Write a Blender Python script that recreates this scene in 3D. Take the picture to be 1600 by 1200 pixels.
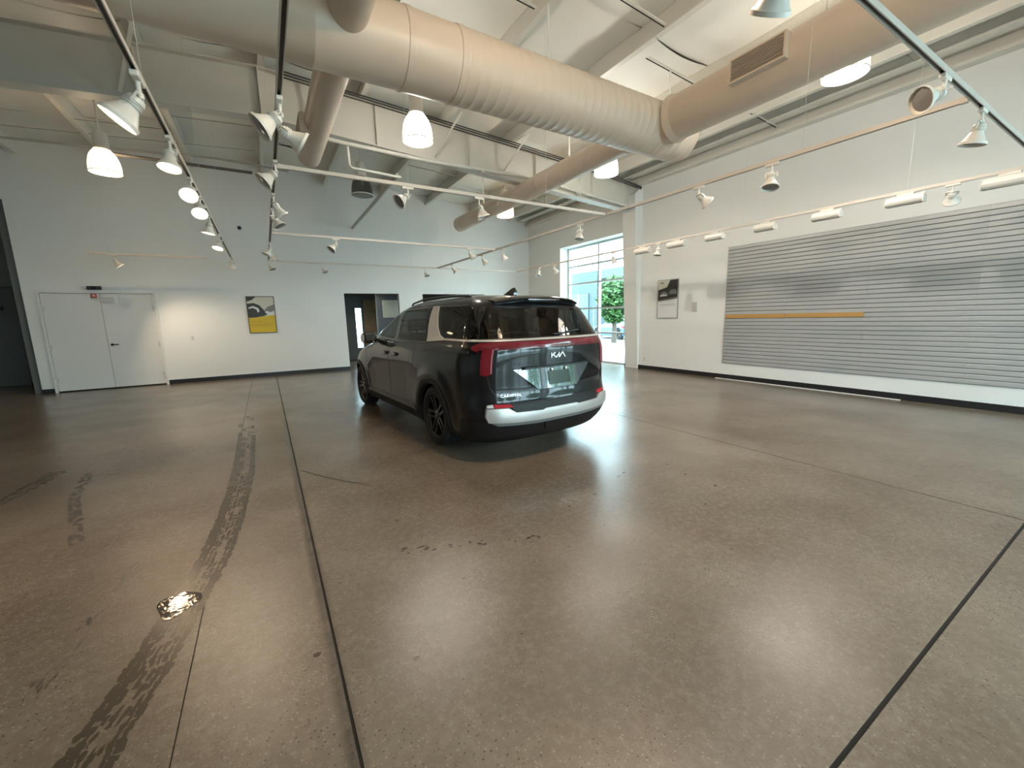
import bpy, bmesh, math, random
import numpy as np
from mathutils import Vector, Matrix, Euler

# ---------------------------------------------------------------- scene reset
for o in list(bpy.data.objects):
    bpy.data.objects.remove(o, do_unlink=True)
SC = bpy.context.scene
COL = SC.collection
PI = math.pi
random.seed(7)

# ---------------------------------------------------------------- camera
CAM_H = 1.5
F_PX = 634.637
YAW, PITCH, ROLL = (math.radians(a) for a in (30.84811, 9.29004, -1.31276))
def cam_axes():
    cy, sy, cp, sp = math.cos(YAW), math.sin(YAW), math.cos(PITCH), math.sin(PITCH)
    fwd = Vector((sy*cp, cy*cp, -sp)); right = Vector((cy, -sy, 0)); up = right.cross(fwd)
    c, s = math.cos(ROLL), math.sin(ROLL)
    return c*right + s*up, -s*right + c*up, fwd
cam_data = bpy.data.cameras.new('camera')
cam = bpy.data.objects.new('camera', cam_data)
COL.objects.link(cam)
_r, _u, _f = cam_axes()
M = Matrix.Identity(4)
for i in range(3):
    M[i][0], M[i][1], M[i][2] = _r[i], _u[i], -_f[i]
M[2][3] = CAM_H
cam.matrix_world = M
cam_data.sensor_fit = 'HORIZONTAL'
cam_data.sensor_width = 36.0
cam_data.lens = 36.0*F_PX/1600.0
cam_data.clip_start = 0.05
cam_data.clip_end = 300
SC.camera = cam

# ---------------------------------------------------------------- world, exposure
SKY_STRENGTH = 12.0
world = bpy.data.worlds.new('sky'); SC.world = world
world.use_nodes = True
bgn = world.node_tree.nodes['Background']
bgn.inputs[0].default_value = (0.80, 0.935, 1.0, 1)
bgn.inputs[1].default_value = SKY_STRENGTH
SC.view_settings.view_transform = 'Standard'
SC.view_settings.look = 'None'
SC.view_settings.gamma = 1.0
SC.view_settings.use_curve_mapping = False
SC.view_settings.exposure = 0.27
PENDANT_W = 125.0
SPOT_W = 34.0

# room dimensions (metres)
BW, RW, LW, SW = 13.5, 8.95, -8.4, -4.6      # back, right, left and street-side wall planes
RIDGE_X = 0.3
def roof_z(x):
    return 5.5 - 0.064*abs(x - RIDGE_X)

def portal(name, loc, rot, sx, sy):
    d = bpy.data.lights.new(name, 'AREA'); d.shape = 'RECTANGLE'; d.size = sx; d.size_y = sy
    d.cycles.is_portal = True
    o = bpy.data.objects.new(name, d); COL.objects.link(o); o.location = loc; o.rotation_euler = rot
    return o
portal('daylight_portal', (9.46, 10.03, 1.95), (0, PI/2, 0), 3.7, 3.0)
portal('daylight_portal', (RW+0.5, -2.7, 1.95), (0, PI/2, 0), 3.7, 3.0)
portal('daylight_portal', (4.75, SW-0.3, 1.95), (-PI/2, 0, PI), 8.2, 3.8)

# ---------------------------------------------------------------- materials
MATS = {}
def nodes_of(m):
    nt = m.node_tree
    return nt, nt.nodes['Principled BSDF']
def mat(name, col, rough=0.5, metal=0.0, spec=0.5, coat=0.0, var=0.06, scale=3.0, bump=0.0, bscale=60.0, emit=None, estr=0.0, rvar=0.0):
    """procedural material: base colour broken up by noise, optional bump"""
    if name in MATS: return MATS[name]
    m = bpy.data.materials.new(name); m.use_nodes = True
    nt, b = nodes_of(m); L = nt.links.new
    tc = nt.nodes.new('ShaderNodeTexCoord')
    nz = nt.nodes.new('ShaderNodeTexNoise'); nz.inputs['Scale'].default_value = scale; nz.inputs['Detail'].default_value = 4
    L(tc.outputs['Object'], nz.inputs['Vector'])
    mx = nt.nodes.new('ShaderNodeMix'); mx.data_type = 'RGBA'
    mx.inputs[6].default_value = tuple(max(0, c*(1-var)) for c in col) + (1,)
    mx.inputs[7].default_value = tuple(min(1, c*(1+var)) for c in col) + (1,)
    L(nz.outputs['Fac'], mx.inputs[0]); L(mx.outputs[2], b.inputs['Base Color'])
    b.inputs['Roughness'].default_value = rough; b.inputs['Metallic'].default_value = metal
    b.inputs['Specular IOR Level'].default_value = spec; b.inputs['Coat Weight'].default_value = coat
    b.inputs['Coat Roughness'].default_value = 0.04
    if bump:
        n2 = nt.nodes.new('ShaderNodeTexNoise'); n2.inputs['Scale'].default_value = bscale
        L(tc.outputs['Object'], n2.inputs['Vector'])
        bp = nt.nodes.new('ShaderNodeBump'); bp.inputs['Strength'].default_value = bump; bp.inputs['Distance'].default_value = 0.01
        L(n2.outputs['Fac'], bp.inputs['Height']); L(bp.outputs['Normal'], b.inputs['Normal'])
    if emit:
        b.inputs['Emission Color'].default_value = tuple(emit) + (1,); b.inputs['Emission Strength'].default_value = estr
    MATS[name] = m
    return m

def glass_mat(name, tint, refl_rough=0.0, ior=1.45):
    """thin pane: tinted see-through plus a fresnel mirror reflection"""
    if name in MATS: return MATS[name]
    m = bpy.data.materials.new(name); m.use_nodes = True
    nt = m.node_tree; nt.nodes.clear(); L = nt.links.new
    out = nt.nodes.new('ShaderNodeOutputMaterial')
    tr = nt.nodes.new('ShaderNodeBsdfTransparent'); tr.inputs[0].default_value = tuple(tint) + (1,)
    gl = nt.nodes.new('ShaderNodeBsdfGlossy'); gl.inputs['Roughness'].default_value = refl_rough
    fr = nt.nodes.new('ShaderNodeFresnel'); fr.inputs[0].default_value = ior
    ge = nt.nodes.new('ShaderNodeNewGeometry'); mr = nt.nodes.new('ShaderNodeMapRange')   # same reflectance entering and leaving the thin pane
    mr.inputs[3].default_value = ior; mr.inputs[4].default_value = 1.0/ior
    L(ge.outputs['Backfacing'], mr.inputs[0]); L(mr.outputs[0], fr.inputs[0])
    mx = nt.nodes.new('ShaderNodeMixShader')
    L(fr.outputs[0], mx.inputs[0]); L(tr.outputs[0], mx.inputs[1]); L(gl.outputs[0], mx.inputs[2]); L(mx.outputs[0], out.inputs[0])
    MATS[name] = m
    return m

def shade_mat(name, col, estr):
    """glowing prismatic acrylic: half see-through so the lamp inside also lights the roof"""
    if name in MATS: return MATS[name]
    m = bpy.data.materials.new(name); m.use_nodes = True
    nt, b = nodes_of(m); L = nt.links.new
    b.inputs['Base Color'].default_value = (0.85, 0.83, 0.8, 1); b.inputs['Roughness'].default_value = 0.3
    b.inputs['Emission Color'].default_value = tuple(col) + (1,)
    wv = nt.nodes.new('ShaderNodeTexNoise'); wv.inputs['Scale'].default_value = 40
    mr = nt.nodes.new('ShaderNodeMapRange'); mr.inputs[3].default_value = estr*0.85; mr.inputs[4].default_value = estr*1.15
    L(wv.outputs['Fac'], mr.inputs[0]); L(mr.outputs[0], b.inputs['Emission Strength'])
    tr = nt.nodes.new('ShaderNodeBsdfTransparent'); mx = nt.nodes.new('ShaderNodeMixShader'); mx.inputs[0].default_value = 0.5
    L(tr.outputs[0], mx.inputs[1]); L(b.outputs[0], mx.inputs[2]); L(mx.outputs[0], nt.nodes['Material Output'].inputs[0])
    MATS[name] = m
    return m

def floor_mat():
    m = bpy.data.materials.new('polished_concrete'); m.use_nodes = True
    nt, b = nodes_of(m); L = nt.links.new; N = nt.nodes.new
    tc = N('ShaderNodeNewGeometry')
    def noise(scale, detail=5, rough=0.6):
        n = N('ShaderNodeTexNoise'); n.inputs['Scale'].default_value = scale; n.inputs['Detail'].default_value = detail
        n.inputs['Roughness'].default_value = rough; L(tc.outputs['Position'], n.inputs['Vector']); return n
    def ramp(src, p0, p1, c0=0.0, c1=1.0):
        r = N('ShaderNodeMapRange'); r.inputs[1].default_value = p0; r.inputs[2].default_value = p1
        r.inputs[3].default_value = c0; r.inputs[4].default_value = c1; L(src, r.inputs[0]); return r.outputs[0]
    def mix(fac, a, bb):
        x = N('ShaderNodeMix'); x.data_type = 'RGBA'
        if hasattr(fac, 'is_linked'): L(fac, x.inputs[0])
        else: x.inputs[0].default_value = fac
        for k, v in ((6, a), (7, bb)):
            if hasattr(v, 'is_linked'): L(v, x.inputs[k])
            else: x.inputs[k].default_value = tuple(v) + (1,)
        return x.outputs[2]
    big = noise(0.55, 4); mid = noise(1.6, 2, 0.45); fine = noise(22, 4, 0.7)
    c = mix(ramp(big.outputs['Fac'], 0.35, 0.65), (0.120, 0.085, 0.058), (0.215, 0.170, 0.132))
    c = mix(ramp(mid.outputs['Fac'], 0.35, 0.75, 0, 0.35), c, (0.100, 0.075, 0.055))
    c = mix(ramp(fine.outputs['Fac'], 0.45, 0.75, 0, 0.45), c, (0.262, 0.208, 0.160))
    # aggregate: pale and dark chips
    vo = N('ShaderNodeTexVoronoi'); vo.inputs['Scale'].default_value = 95; vo.inputs['Randomness'].default_value = 1
    L(tc.outputs['Position'], vo.inputs['Vector'])
    sep = N('ShaderNodeSeparateColor'); L(vo.outputs['Color'], sep.inputs[0])
    near = ramp(vo.outputs['Distance'], 0.28, 0.46, 1, 0)
    patch = ramp(noise(1.1, 3).outputs['Fac'], 0.38, 0.62, 0.35, 1.0)
    def mul(a, bb):
        x = N('ShaderNodeMath'); x.operation = 'MULTIPLY'; L(a, x.inputs[0]); L(bb, x.inputs[1]); return x.outputs[0]
    pale = mul(mul(near, ramp(sep.outputs[0], 0.60, 0.66)), patch)
    dark = mul(mul(near, ramp(sep.outputs[1], 0.74, 0.78)), patch)
    c = mix(mul(pale, ramp(sep.outputs[2], 0, 1, 0.05, 0.6)), c, (0.34, 0.285, 0.23))
    c = mix(mul(dark, ramp(sep.outputs[2], 0, 1, 0.1, 0.85)), c, (0.032, 0.024, 0.018))
    # grimy band along the old joint
    sx = N('ShaderNodeSeparateXYZ'); L(tc.outputs['Position'], sx.inputs[0])
    ab = N('ShaderNodeMath'); ab.operation = 'SUBTRACT'; L(sx.outputs[0], ab.inputs[0]); ab.inputs[1].default_value = 0.115
    ab2 = N('ShaderNodeMath'); ab2.operation = 'ABSOLUTE'; L(ab.outputs[0], ab2.inputs[0])
    c = mix(mul(ramp(ab2.outputs[0], 0.012, 0.045, 0.75, 0), ramp(noise(6, 3).outputs['Fac'], 0.3, 0.6, 0.5, 1)), c, (0.055, 0.044, 0.036))
    L(c, b.inputs['Base Color'])
    L(ramp(mid.outputs['Fac'], 0.3, 0.7, 0.19, 0.25), b.inputs['Roughness'])
    b.inputs['Specular IOR Level'].default_value = 0.55
    bp = N('ShaderNodeBump'); bp.inputs['Strength'].default_value = 0.27; bp.inputs['Distance'].default_value = 0.004
    L(noise(70, 5, 0.75).outputs['Fac'], bp.inputs['Height']); L(bp.outputs['Normal'], b.inputs['Normal'])
    return m

WALL = mat('white_wall_paint', (0.78, 0.78, 0.76), 0.62, var=0.02, scale=1.2, bump=0.05, bscale=180)
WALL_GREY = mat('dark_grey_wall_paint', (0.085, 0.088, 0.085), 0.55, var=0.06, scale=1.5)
STEEL = mat('painted_white_steel', (0.66, 0.64, 0.58), 0.45, var=0.06, scale=2.2)
INSUL = mat('white_vinyl_insulation', (0.80, 0.79, 0.73), 0.5, var=0.05, scale=1.1, bump=0.25, bscale=5)
DUCT = mat('painted_sheet_metal_duct', (0.67, 0.54, 0.43), 0.40, metal=0.0, var=0.05, scale=1.6)
BASEB = mat('black_rubber_baseboard', (0.012, 0.012, 0.014), 0.4)
TRACKM = mat('shaded_track_enamel', (0.60, 0.54, 0.48), 0.4, var=0.04)  # white enamel toned down: shade on the undersides is in the colour
HEADM = mat('white_fixture_enamel', (0.76, 0.72, 0.66), 0.38, var=0.04)
DARKM = mat('dark_fixture_metal', (0.05, 0.045, 0.04), 0.45)
REFLM = mat('fixture_reflector', (0.45, 0.43, 0.40), 0.25, metal=0.7)
LIT = mat('lit_lamp_lens', (1, 0.9, 0.72), 0.4, emit=(1.0, 0.84, 0.58), estr=9)
RECESS = mat('recess_grey_paint', (0.17, 0.175, 0.165), 0.55, var=0.05)
BULB_OFF = mat('unlit_lamp_lens', (0.22, 0.21, 0.2), 0.2, spec=0.6)
FLOOR = floor_mat()
JOINT = mat('dark_joint_filler', (0.028, 0.024, 0.022), 0.8, spec=0.15)
SLAT = mat('silver_slat_laminate', (0.45, 0.45, 0.45), 0.36, metal=0.2, var=0.05, scale=2.0)
SLATG = mat('slat_groove_laminate', (0.19, 0.19, 0.19), 0.6)
ALU = mat('aluminium_frame', (0.62, 0.67, 0.68), 0.4, metal=0.3)
DOORP = mat('white_door_paint', (0.74, 0.73, 0.71), 0.45, var=0.02)
BLACKP = mat('black_plastic', (0.012, 0.012, 0.013), 0.45)
REDP = mat('red_plastic', (0.45, 0.05, 0.04), 0.4)
CHROME = mat('chrome_trim', (0.7, 0.7, 0.7), 0.15, metal=1.0)
PANE = glass_mat('clear_pane', (0.86, 0.96, 0.98))
CONDUIT = mat('white_conduit', (0.68, 0.66, 0.6), 0.4)
CABLE = mat('black_cable', (0.012, 0.012, 0.012), 0.5)

# ---------------------------------------------------------------- mesh helpers
class MB:
    def __init__(self): self.v = []; self.f = []
    def add(self, vs, fs):
        k = len(self.v); self.v += [tuple(p) for p in vs]; self.f += [tuple(i+k for i in f) for f in fs]; return self
    def box(self, lo, hi):
        (x0, y0, z0), (x1, y1, z1) = lo, hi
        return self.add([(x0,y0,z0),(x1,y0,z0),(x1,y1,z0),(x0,y1,z0),(x0,y0,z1),(x1,y0,z1),(x1,y1,z1),(x0,y1,z1)],
                        [(0,3,2,1),(4,5,6,7),(0,1,5,4),(1,2,6,5),(2,3,7,6),(3,0,4,7)])
    def cbox(self, c, s):
        return self.box([c[i]-s[i]/2 for i in range(3)], [c[i]+s[i]/2 for i in range(3)])
    def obox(self, p0, p1, w, h, up=(0,0,1)):
        """bar from p0 to p1, width w, height h"""
        p0, p1, up = Vector(p0), Vector(p1), Vector(up); d = (p1-p0).normalized()
        s = d.cross(up).normalized(); u = s.cross(d)
        vs = [p + s*a*w/2 + u*b*h/2 for p in (p0, p1) for a, b in ((-1,-1),(1,-1),(1,1),(-1,1))]
        return self.add(vs, [(0,1,2,3),(7,6,5,4),(0,4,5,1),(1,5,6,2),(2,6,7,3),(3,7,4,0)])
    def tube(self, pts, r, seg=10, cap=True):
        pts = [Vector(p) for p in pts]; rr = r if isinstance(r, (list, tuple)) else [r]*len(pts)
        d0 = (pts[1]-pts[0]).normalized()
        a = d0.orthogonal().normalized(); rings = []
        for i, p in enumerate(pts):
            d = ((pts[min(i+1, len(pts)-1)]-pts[max(i-1, 0)])).normalized()
            a = (a - d*a.dot(d)).normalized(); b = d.cross(a)
            rings.append([p + (a*math.cos(2*PI*k/seg) + b*math.sin(2*PI*k/seg))*rr[i] for k in range(seg)])
        vs = [q for R in rings for q in R]; fs = []
        for i in range(len(pts)-1):
            for k in range(seg):
                k2 = (k+1) % seg; fs.append((i*seg+k, i*seg+k2, (i+1)*seg+k2, (i+1)*seg+k))
        if cap: fs += [tuple(reversed(range(seg))), tuple((len(pts)-1)*seg+k for k in range(seg))]
        return self.add(vs, fs)
    def lathe(self, prof, seg=24, o=(0,0,0), axis=(0,0,1), cap0=False, cap1=False):
        """prof: list of (radius, height along axis)"""
        o = Vector(o); ax = Vector(axis).normalized(); a = ax.orthogonal().normalized(); b = ax.cross(a)
        vs = [o + ax*h + (a*math.cos(2*PI*k/seg) + b*math.sin(2*PI*k/seg))*r for r, h in prof for k in range(seg)]
        fs = []
        for i in range(len(prof)-1):
            for k in range(seg):
                k2 = (k+1) % seg; fs.append((i*seg+k, i*seg+k2, (i+1)*seg+k2, (i+1)*seg+k))
        if cap0: fs.append(tuple(reversed(range(seg))))
        if cap1: fs.append(tuple((len(prof)-1)*seg+k for k in range(seg)))
        return self.add(vs, fs)
    def prism(self, poly, fn, t0, t1):
        """2-D polygon extruded: fn(a, b, t) -> xyz"""
        n = len(poly)
        vs = [fn(a, b, t0) for a, b in poly] + [fn(a, b, t1) for a, b in poly]
        fs = [tuple(reversed(range(n))), tuple(range(n, 2*n))] + [(i, (i+1) % n, n+(i+1) % n, n+i) for i in range(n)]
        return self.add(vs, fs)
    def mesh(self, name, smooth=None, bevel=0.0):
        me = bpy.data.meshes.new(name); me.from_pydata(self.v, [], self.f); me.update()
        bm = bmesh.new(); bm.from_mesh(me)
        if bevel:
            es = [e for e in bm.edges if len(e.link_faces) == 2 and e.calc_face_angle(0) > 0.6]
            bmesh.ops.bevel(bm, geom=es, offset=bevel, segments=1, affect='EDGES')
        bmesh.ops.recalc_face_normals(bm, faces=bm.faces)
        if smooth is not None:
            for f in bm.faces: f.smooth = True
            for e in bm.edges:
                e.smooth = not (len(e.link_faces) == 2 and e.calc_face_angle(0) > math.radians(smooth))
        bm.to_mesh(me); bm.free(); me.update()
        return me
    def build(self, name, m, parent=None, smooth=None, bevel=0.0, origin=None):
        """one mesh object; vertices are in the parent's space. A top-level mesh gets its origin at `origin`"""
        if origin is not None:
            self.v = [(x-origin[0], y-origin[1], z-origin[2]) for x, y, z in self.v]
        o = link(name, self.mesh(name, smooth, bevel), m, parent)
        if origin is not None: o.location = origin
        return o

def link(name, me, m, parent=None):
    if m is not None and not len(me.materials): me.materials.append(m)
    o = bpy.data.objects.new(name, me); COL.objects.link(o)
    if parent is not None: o.parent = parent
    return o
def tag(o, label, cat, group=None, kind=None):
    if label: o['label'] = label
    if cat: o['category'] = cat
    if group: o['group'] = group
    if kind: o['kind'] = kind
    return o
def thing(name, label, cat, loc=(0,0,0), rotz=0.0, group=None, kind=None):
    o = bpy.data.objects.new(name, None); COL.objects.link(o); o.empty_display_size = 0.1
    o.location = loc; o.rotation_euler = (0, 0, rotz)
    return tag(o, label, cat, group, kind)
def struct(o, label=None):
    o['kind'] = 'structure'
    if label: o['label'] = label
    return o
class Rel(MB):
    """collects world coordinates, stores them relative to a root's location"""
    def __init__(self, root): super().__init__(); self.root = root
    def build(self, name, m, parent=None, smooth=None, bevel=0.0):
        l = self.root.location
        self.v = [(x-l[0], y-l[1], z-l[2]) for x, y, z in self.v]
        o = link(name, self.mesh(name, smooth, bevel), m, parent or self.root)
        return o

# ================================================================ ROOM SHELL
# floor: dark bed with separate polished slabs on it, saw-cut joints between
fl = struct(MB().box((LW, SW, -0.16), (RW+0.45, 16.0, -0.004)).build('floor', JOINT), 'polished concrete showroom floor with saw-cut joints')
xs = [(LW, -0.4395), (-0.4345, 0.124), (0.136, 4.462), (4.474, RW+0.40)]
ys = [(SW, 0.423), (0.439, 15.9)]
for x0, x1 in xs:
    for y0, y1 in ys:
        MB().box((x0, y0, -0.15), (x1, y1, 0.0)).build('slab', FLOOR, fl)

def roof_poly(x0, x1, z0, dz):
    pts = [(x0, z0), (x1, z0), (x1, roof_z(x1)+dz)]
    if x0 < RIDGE_X < x1: pts.append((RIDGE_X, roof_z(RIDGE_X)+dz))
    return pts + [(x0, roof_z(x0)+dz)]

# back wall with double door and two openings
D0, D1, DZ = -4.29, -2.32, 2.29
O0, O1, P0_, P1_, OZ = 2.16, 3.84, 4.64, 7.0, 2.35
wb = MB(); T = 0.18
for x0, x1, z0, z1 in ((-4.55, D0, 0, OZ), (D0, D1, DZ, OZ), (D1, O0, 0, OZ), (O1, P0_, 0, OZ), (P1_, RW+0.45, 0, OZ)):
    wb.box((x0, BW, z0), (x1, BW+T, z1))
wb.prism(roof_poly(-4.55, RW+0.45, OZ, 0.335), lambda a, b, t: (a, t, b), BW, BW+T)
struct(wb.build('wall_back', WALL), 'tall white back wall with double door and two openings')
# the recess left of the back wall
struct(MB().box((-4.73, BW+T, 0), (-4.55, 15.85, 5.4)).build('wall_recess_side', RECESS))
struct(MB().box((LW, 15.85, 0), (-4.55, 16.03, 5.4)).build('wall_recess_back', RECESS), 'dark grey wall of the recess at far left')
struct(MB().box((LW, BW, 4.25), (-4.73, 15.85, 4.4)).build('ceiling_recess_added', WALL_GREY))  # unseen ceiling, added to keep the recess dark
struct(MB().prism(roof_poly(LW, -4.55, 4.25, 0.335), lambda a, b, t: (a, t, b), BW-0.02, BW).build('wall_recess_header_added', WALL))  # out-of-view header, added with that ceiling to shut out light
struct(MB().box((LW, 15.83, 0), (-4.73, 15.85, 0.1)).build('baseboard_recess', BASEB))
# left wall
struct(MB().box((LW-0.2, SW, 0), (LW, 16.03, 5.3)).build('wall_left', WALL))
# right wall with window opening
W0, W1, WZ = 8.5, 11.56, 3.80; TR = 0.45
wr = MB()
wr.box((RW, SW, 0), (RW+TR, -4.2, 5.30)).box((RW, -4.2, 3.8), (RW+TR, -1.2, 5.30)).box((RW, -1.2, 0), (RW+TR, W0, 5.30)).box((RW, W1, 0), (RW+TR, BW+T, 5.30)).box((RW, W0, WZ), (RW+TR, W1, 5.30))
struct(wr.build('wall_right', WALL), 'tall white right wall with slatted display panels')
# street-side wall behind the photographer: storefront glazing
S0, S1, SZ = 0.6, 8.9, 3.85
ws = MB()
ws.box((LW, SW-0.25, 0), (S0, SW, 5.6)).box((S1, SW-0.25, 0), (RW+TR, SW, 5.3))
ws.prism(roof_poly(S0, S1, SZ, 0.335), lambda a, b, t: (a, t, b), SW-0.25, SW)
struct(ws.build('wall_street', WALL))
win2 = struct(MB().box((S0, SW-0.2, 0.0), (S1, SW-0.05, 0.12)).box((S0, SW-0.2, SZ-0.1), (S1, SW-0.05, SZ)).build('window_2', ALU))
n = 5
for i in range(n+1):
    x = S0 + (S1-S0)*i/n; x = min(max(x, S0+0.04), S1-0.04)
    MB().box((x-0.04, SW-0.2, 0.12), (x+0.04, SW-0.05, SZ-0.1)).build('mullion', ALU, win2)
for i in range(n):
    x0 = S0+(S1-S0)*i/n+0.05; x1 = S0+(S1-S0)*(i+1)/n-0.05
    MB().box((x0, SW-0.2, 2.5), (x1, SW-0.05, 2.57)).build('transom', ALU, win2)
    MB().box((x0, SW-0.14, 0.12), (x1, SW-0.13, SZ-0.1)).build('pane', PANE, win2)

# window in the right wall
XG = 9.35
win4 = struct(MB().box((XG-0.05, -4.2, 0.0), (XG+0.05, -1.2, 0.06)).box((XG-0.05, -4.2, 3.74), (XG+0.05, -1.2, 3.8)).build('window_4', ALU))
for y in (-4.16, -2.7, -1.24): MB().box((XG-0.05, y-0.035, 0.06), (XG+0.05, y+0.035, 3.74)).build('mullion', ALU, win4)
for y0, y1 in ((-4.12, -2.74), (-2.66, -1.28)):
    MB().box((XG-0.045, y0, 2.55), (XG+0.045, y1, 2.61)).build('transom', ALU, win4)
    MB().box((XG-0.004, y0, 0.06), (XG+0.004, y1, 3.74)).build('pane', PANE, win4)
win1 = struct(MB().box((XG-0.05, W0, 0.0), (XG+0.05, W1, 0.05)).box((XG-0.05, W0, WZ-0.06), (XG+0.05, W1, WZ)).box((XG-0.05, W1-0.07, 0.05), (XG+0.05, W1, WZ-0.06)).box((XG-0.05, W0, 0.05), (XG+0.05, W0+0.07, WZ-0.06)).build('window_1', ALU), 'tall aluminium window with many panes beside the car')
zr = [0.05, 0.95, 1.74, 2.58, 3.17, WZ-0.06]; yr = [W0+0.07, 10.03, W1-0.07]
MB().box((XG-0.05, 9.995, 0.05), (XG+0.05, 10.065, WZ-0.06)).build('mullion', ALU, win1)
for z in zr[1:-1]:
    MB().box((XG-0.045, W0+0.07, z-0.028), (XG+0.045, 9.995, z+0.028)).build('transom', ALU, win1)
    MB().box((XG-0.045, 10.065, z-0.028), (XG+0.045, W1-0.07, z+0.028)).build('transom', ALU, win1)
for j in range(2):
    for i in range(5):
        MB().box((XG-0.004, yr[j]+(0.0 if j == 0 else 0.04), zr[i]+0.02), (XG+0.004, yr[j+1]-(0.04 if j == 0 else 0), zr[i+1]-0.02)).build('pane', PANE, win1)

# tapered frame column at the window's near side
struct(MB().prism([(RW-0.04, 0.0), (RW, 0.0), (RW, 4.9), (RW-0.30, 4.62), (RW-0.28, 4.4)], lambda a, b, t: (a, t, b), 7.98, 8.44).build('trim_1', WALL), 'white tapered column between window and poster')
# baseboards
struct(MB().box((RW-0.015, -1.2, 0), (RW, 7.98, 0.105)).build('baseboard_right', BASEB))
struct(MB().box((RW-0.015, 8.44, 0), (RW, W0, 0.105)).box((RW-0.015, W1, 0), (RW, BW, 0.105)).build('baseboard_window', BASEB))
bb = MB()
for x0, x1 in ((-4.55, D0-0.05), (D1+0.04, O0), (O1, P0_), (P1_, RW)): bb.box((x0, BW-0.015, 0), (x1, BW, 0.105))
struct(bb.build('baseboard_back', BASEB))

# double door in the back wall
door = struct(MB().box((D0-0.05, BW-0.02, 0), (D0, BW+0.1, DZ+0.05)).box((D1, BW-0.02, 0), (D1+0.05, BW+0.1, DZ+0.05)).box((D0, BW-0.02, DZ), (D1, BW+0.1, DZ+0.05)).build('door_1', DOORP), 'white double door at left end of the back wall')
MB().box((D0, BW+0.09, 0.0), (D1, BW+0.1, DZ)).build('stop', BLACKP, door)
mid = -3.30
for k, (x0, x1) in enumerate(((D0+0.004, mid-0.004), (mid+0.004, D1-0.004))):
    leaf = MB().box((x0, BW+0.01, 0.03), (x1, BW+0.055, DZ-0.008)).build('door_leaf', DOORP, door)
    hx = x0+0.012 if k == 0 else x1-0.012
    for z in (0.28, 1.05, 1.93):
        MB().box((hx-0.03, BW-0.012, z-0.055), (hx+0.03, BW+0.012, z+0.055)).build('hinge', mat('pale_hinge', (0.6, 0.59, 0.57), 0.4), leaf)
    if k == 1:
        h = MB().lathe([(0.03, 0), (0.03, 0.012)], 14, (x0+0.07, BW+0.01, 1.07), (0, -1, 0), True, True)
        h.tube([(x0+0.07, BW, 1.07), (x0+0.07, BW-0.05, 1.07), (x0+0.09, BW-0.06, 1.07), (x0+0.20, BW-0.06, 1.07)], 0.012, 8)
        h.build('door_handle', mat('dark_bronze_handle', (0.06, 0.05, 0.04), 0.35, metal=0.8), leaf, smooth=40)
        MB().box((x0+0.05, BW-0.045, 2.08), (x0+0.26, BW+0.01, 2.2)).build('door_closer', mat('pale_closer', (0.55, 0.55, 0.53), 0.4), leaf)
# exit light box and red strobe over the door
t = thing('emergency_light', 'small black emergency light box mounted above the white double door', 'light fixture', (-3.36, BW, 2.37))
r = Rel(t).box((-3.48, BW-0.07, 2.37), (-3.23, BW, 2.45)).build('housing', BLACKP, bevel=0.008)
for x in (-3.43, -3.28):
    Rel(t).lathe([(0.028, 0), (0.034, 0.03), (0.034, 0.035)], 12, (x, BW-0.07, 2.41), (0, -1, 0), True, True).build('lamp_head', DARKM, smooth=40)
t = thing('fire_strobe', 'red fire alarm strobe on the wall at the top of double door', 'alarm', (-3.38, BW-0.02, 2.19))
Rel(t).box((-3.44, BW-0.05, 2.18), (-3.33, BW-0.02, 2.275)).build('housing', REDP, bevel=0.008)
Rel(t).box((-3.41, BW-0.065, 2.21), (-3.36, BW-0.05, 2.25)).build('strobe_lens', mat('clear_lens', (0.7, 0.6, 0.58), 0.2))
# door and box in the recess
dr = struct(MB().box((-7.2, 15.83, 2.52), (-5.45, 15.87, 2.58)).box((-5.5, 15.83, 0), (-5.45, 15.87, 2.52)).box((-7.2, 15.83, 0), (-7.15, 15.87, 2.52)).build('door_2', mat('grey_door_frame', (0.07, 0.072, 0.07), 0.4)))
lf = MB().box((-7.15, 15.82, 0.02), (-5.5, 15.85, 2.52)).build('door_leaf', mat('grey_door', (0.10, 0.102, 0.098), 0.45), dr)
MB().box((-6.4, 15.76, 1.98), (-5.72, 15.82, 2.08)).build('push_bar', BLACKP, lf)
t = thing('wall_box', 'small dark grey electrical box on the recess wall', 'electrical box', (-5.32, 15.85, 1.35))
Rel(t).box((-5.4, 15.79, 1.35), (-5.2, 15.85, 1.75)).build('box', mat('dark_box', (0.05, 0.05, 0.048), 0.5), bevel=0.01)
Rel(t).box((-5.385, 15.785, 1.37), (-5.215, 15.79, 1.73)).build('cover', mat('dark_cover', (0.055, 0.056, 0.054), 0.45))
# thermostat-like dot and outlets
tag(MB().lathe([(0.05, 0), (0.045, 0.04), (0.02, 0.06)], 16, (-0.32, BW, 4.03), (0, -1, 0), True, True).build('wall_sensor', BLACKP, smooth=40, origin=(-0.32, BW, 4.03)), 'small black round sensor high on the white back wall', 'sensor')
def outlet(label, o, axis):
    t = thing('wall_outlet', label, 'outlet', o)
    if axis == 'x':
        MB().box((-0.008, -0.04, 0), (0, 0.04, 0.12)).build('cover_plate', DOORP, t, bevel=0.002)
        for z in (0.025, 0.07): MB().box((-0.011, -0.018, z), (-0.008, 0.018, z+0.03)).build('socket', mat('outlet_face', (0.5, 0.5, 0.48), 0.4), t)
    else:
        MB().box((-0.04, -0.008, 0), (0.04, 0, 0.12)).build('cover_plate', DOORP, t, bevel=0.002)
        for z in (0.025, 0.07): MB().box((-0.018, -0.011, z), (0.018, -0.008, z+0.03)).build('socket', mat('outlet_face', (0.5, 0.5, 0.48), 0.4), t)
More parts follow.
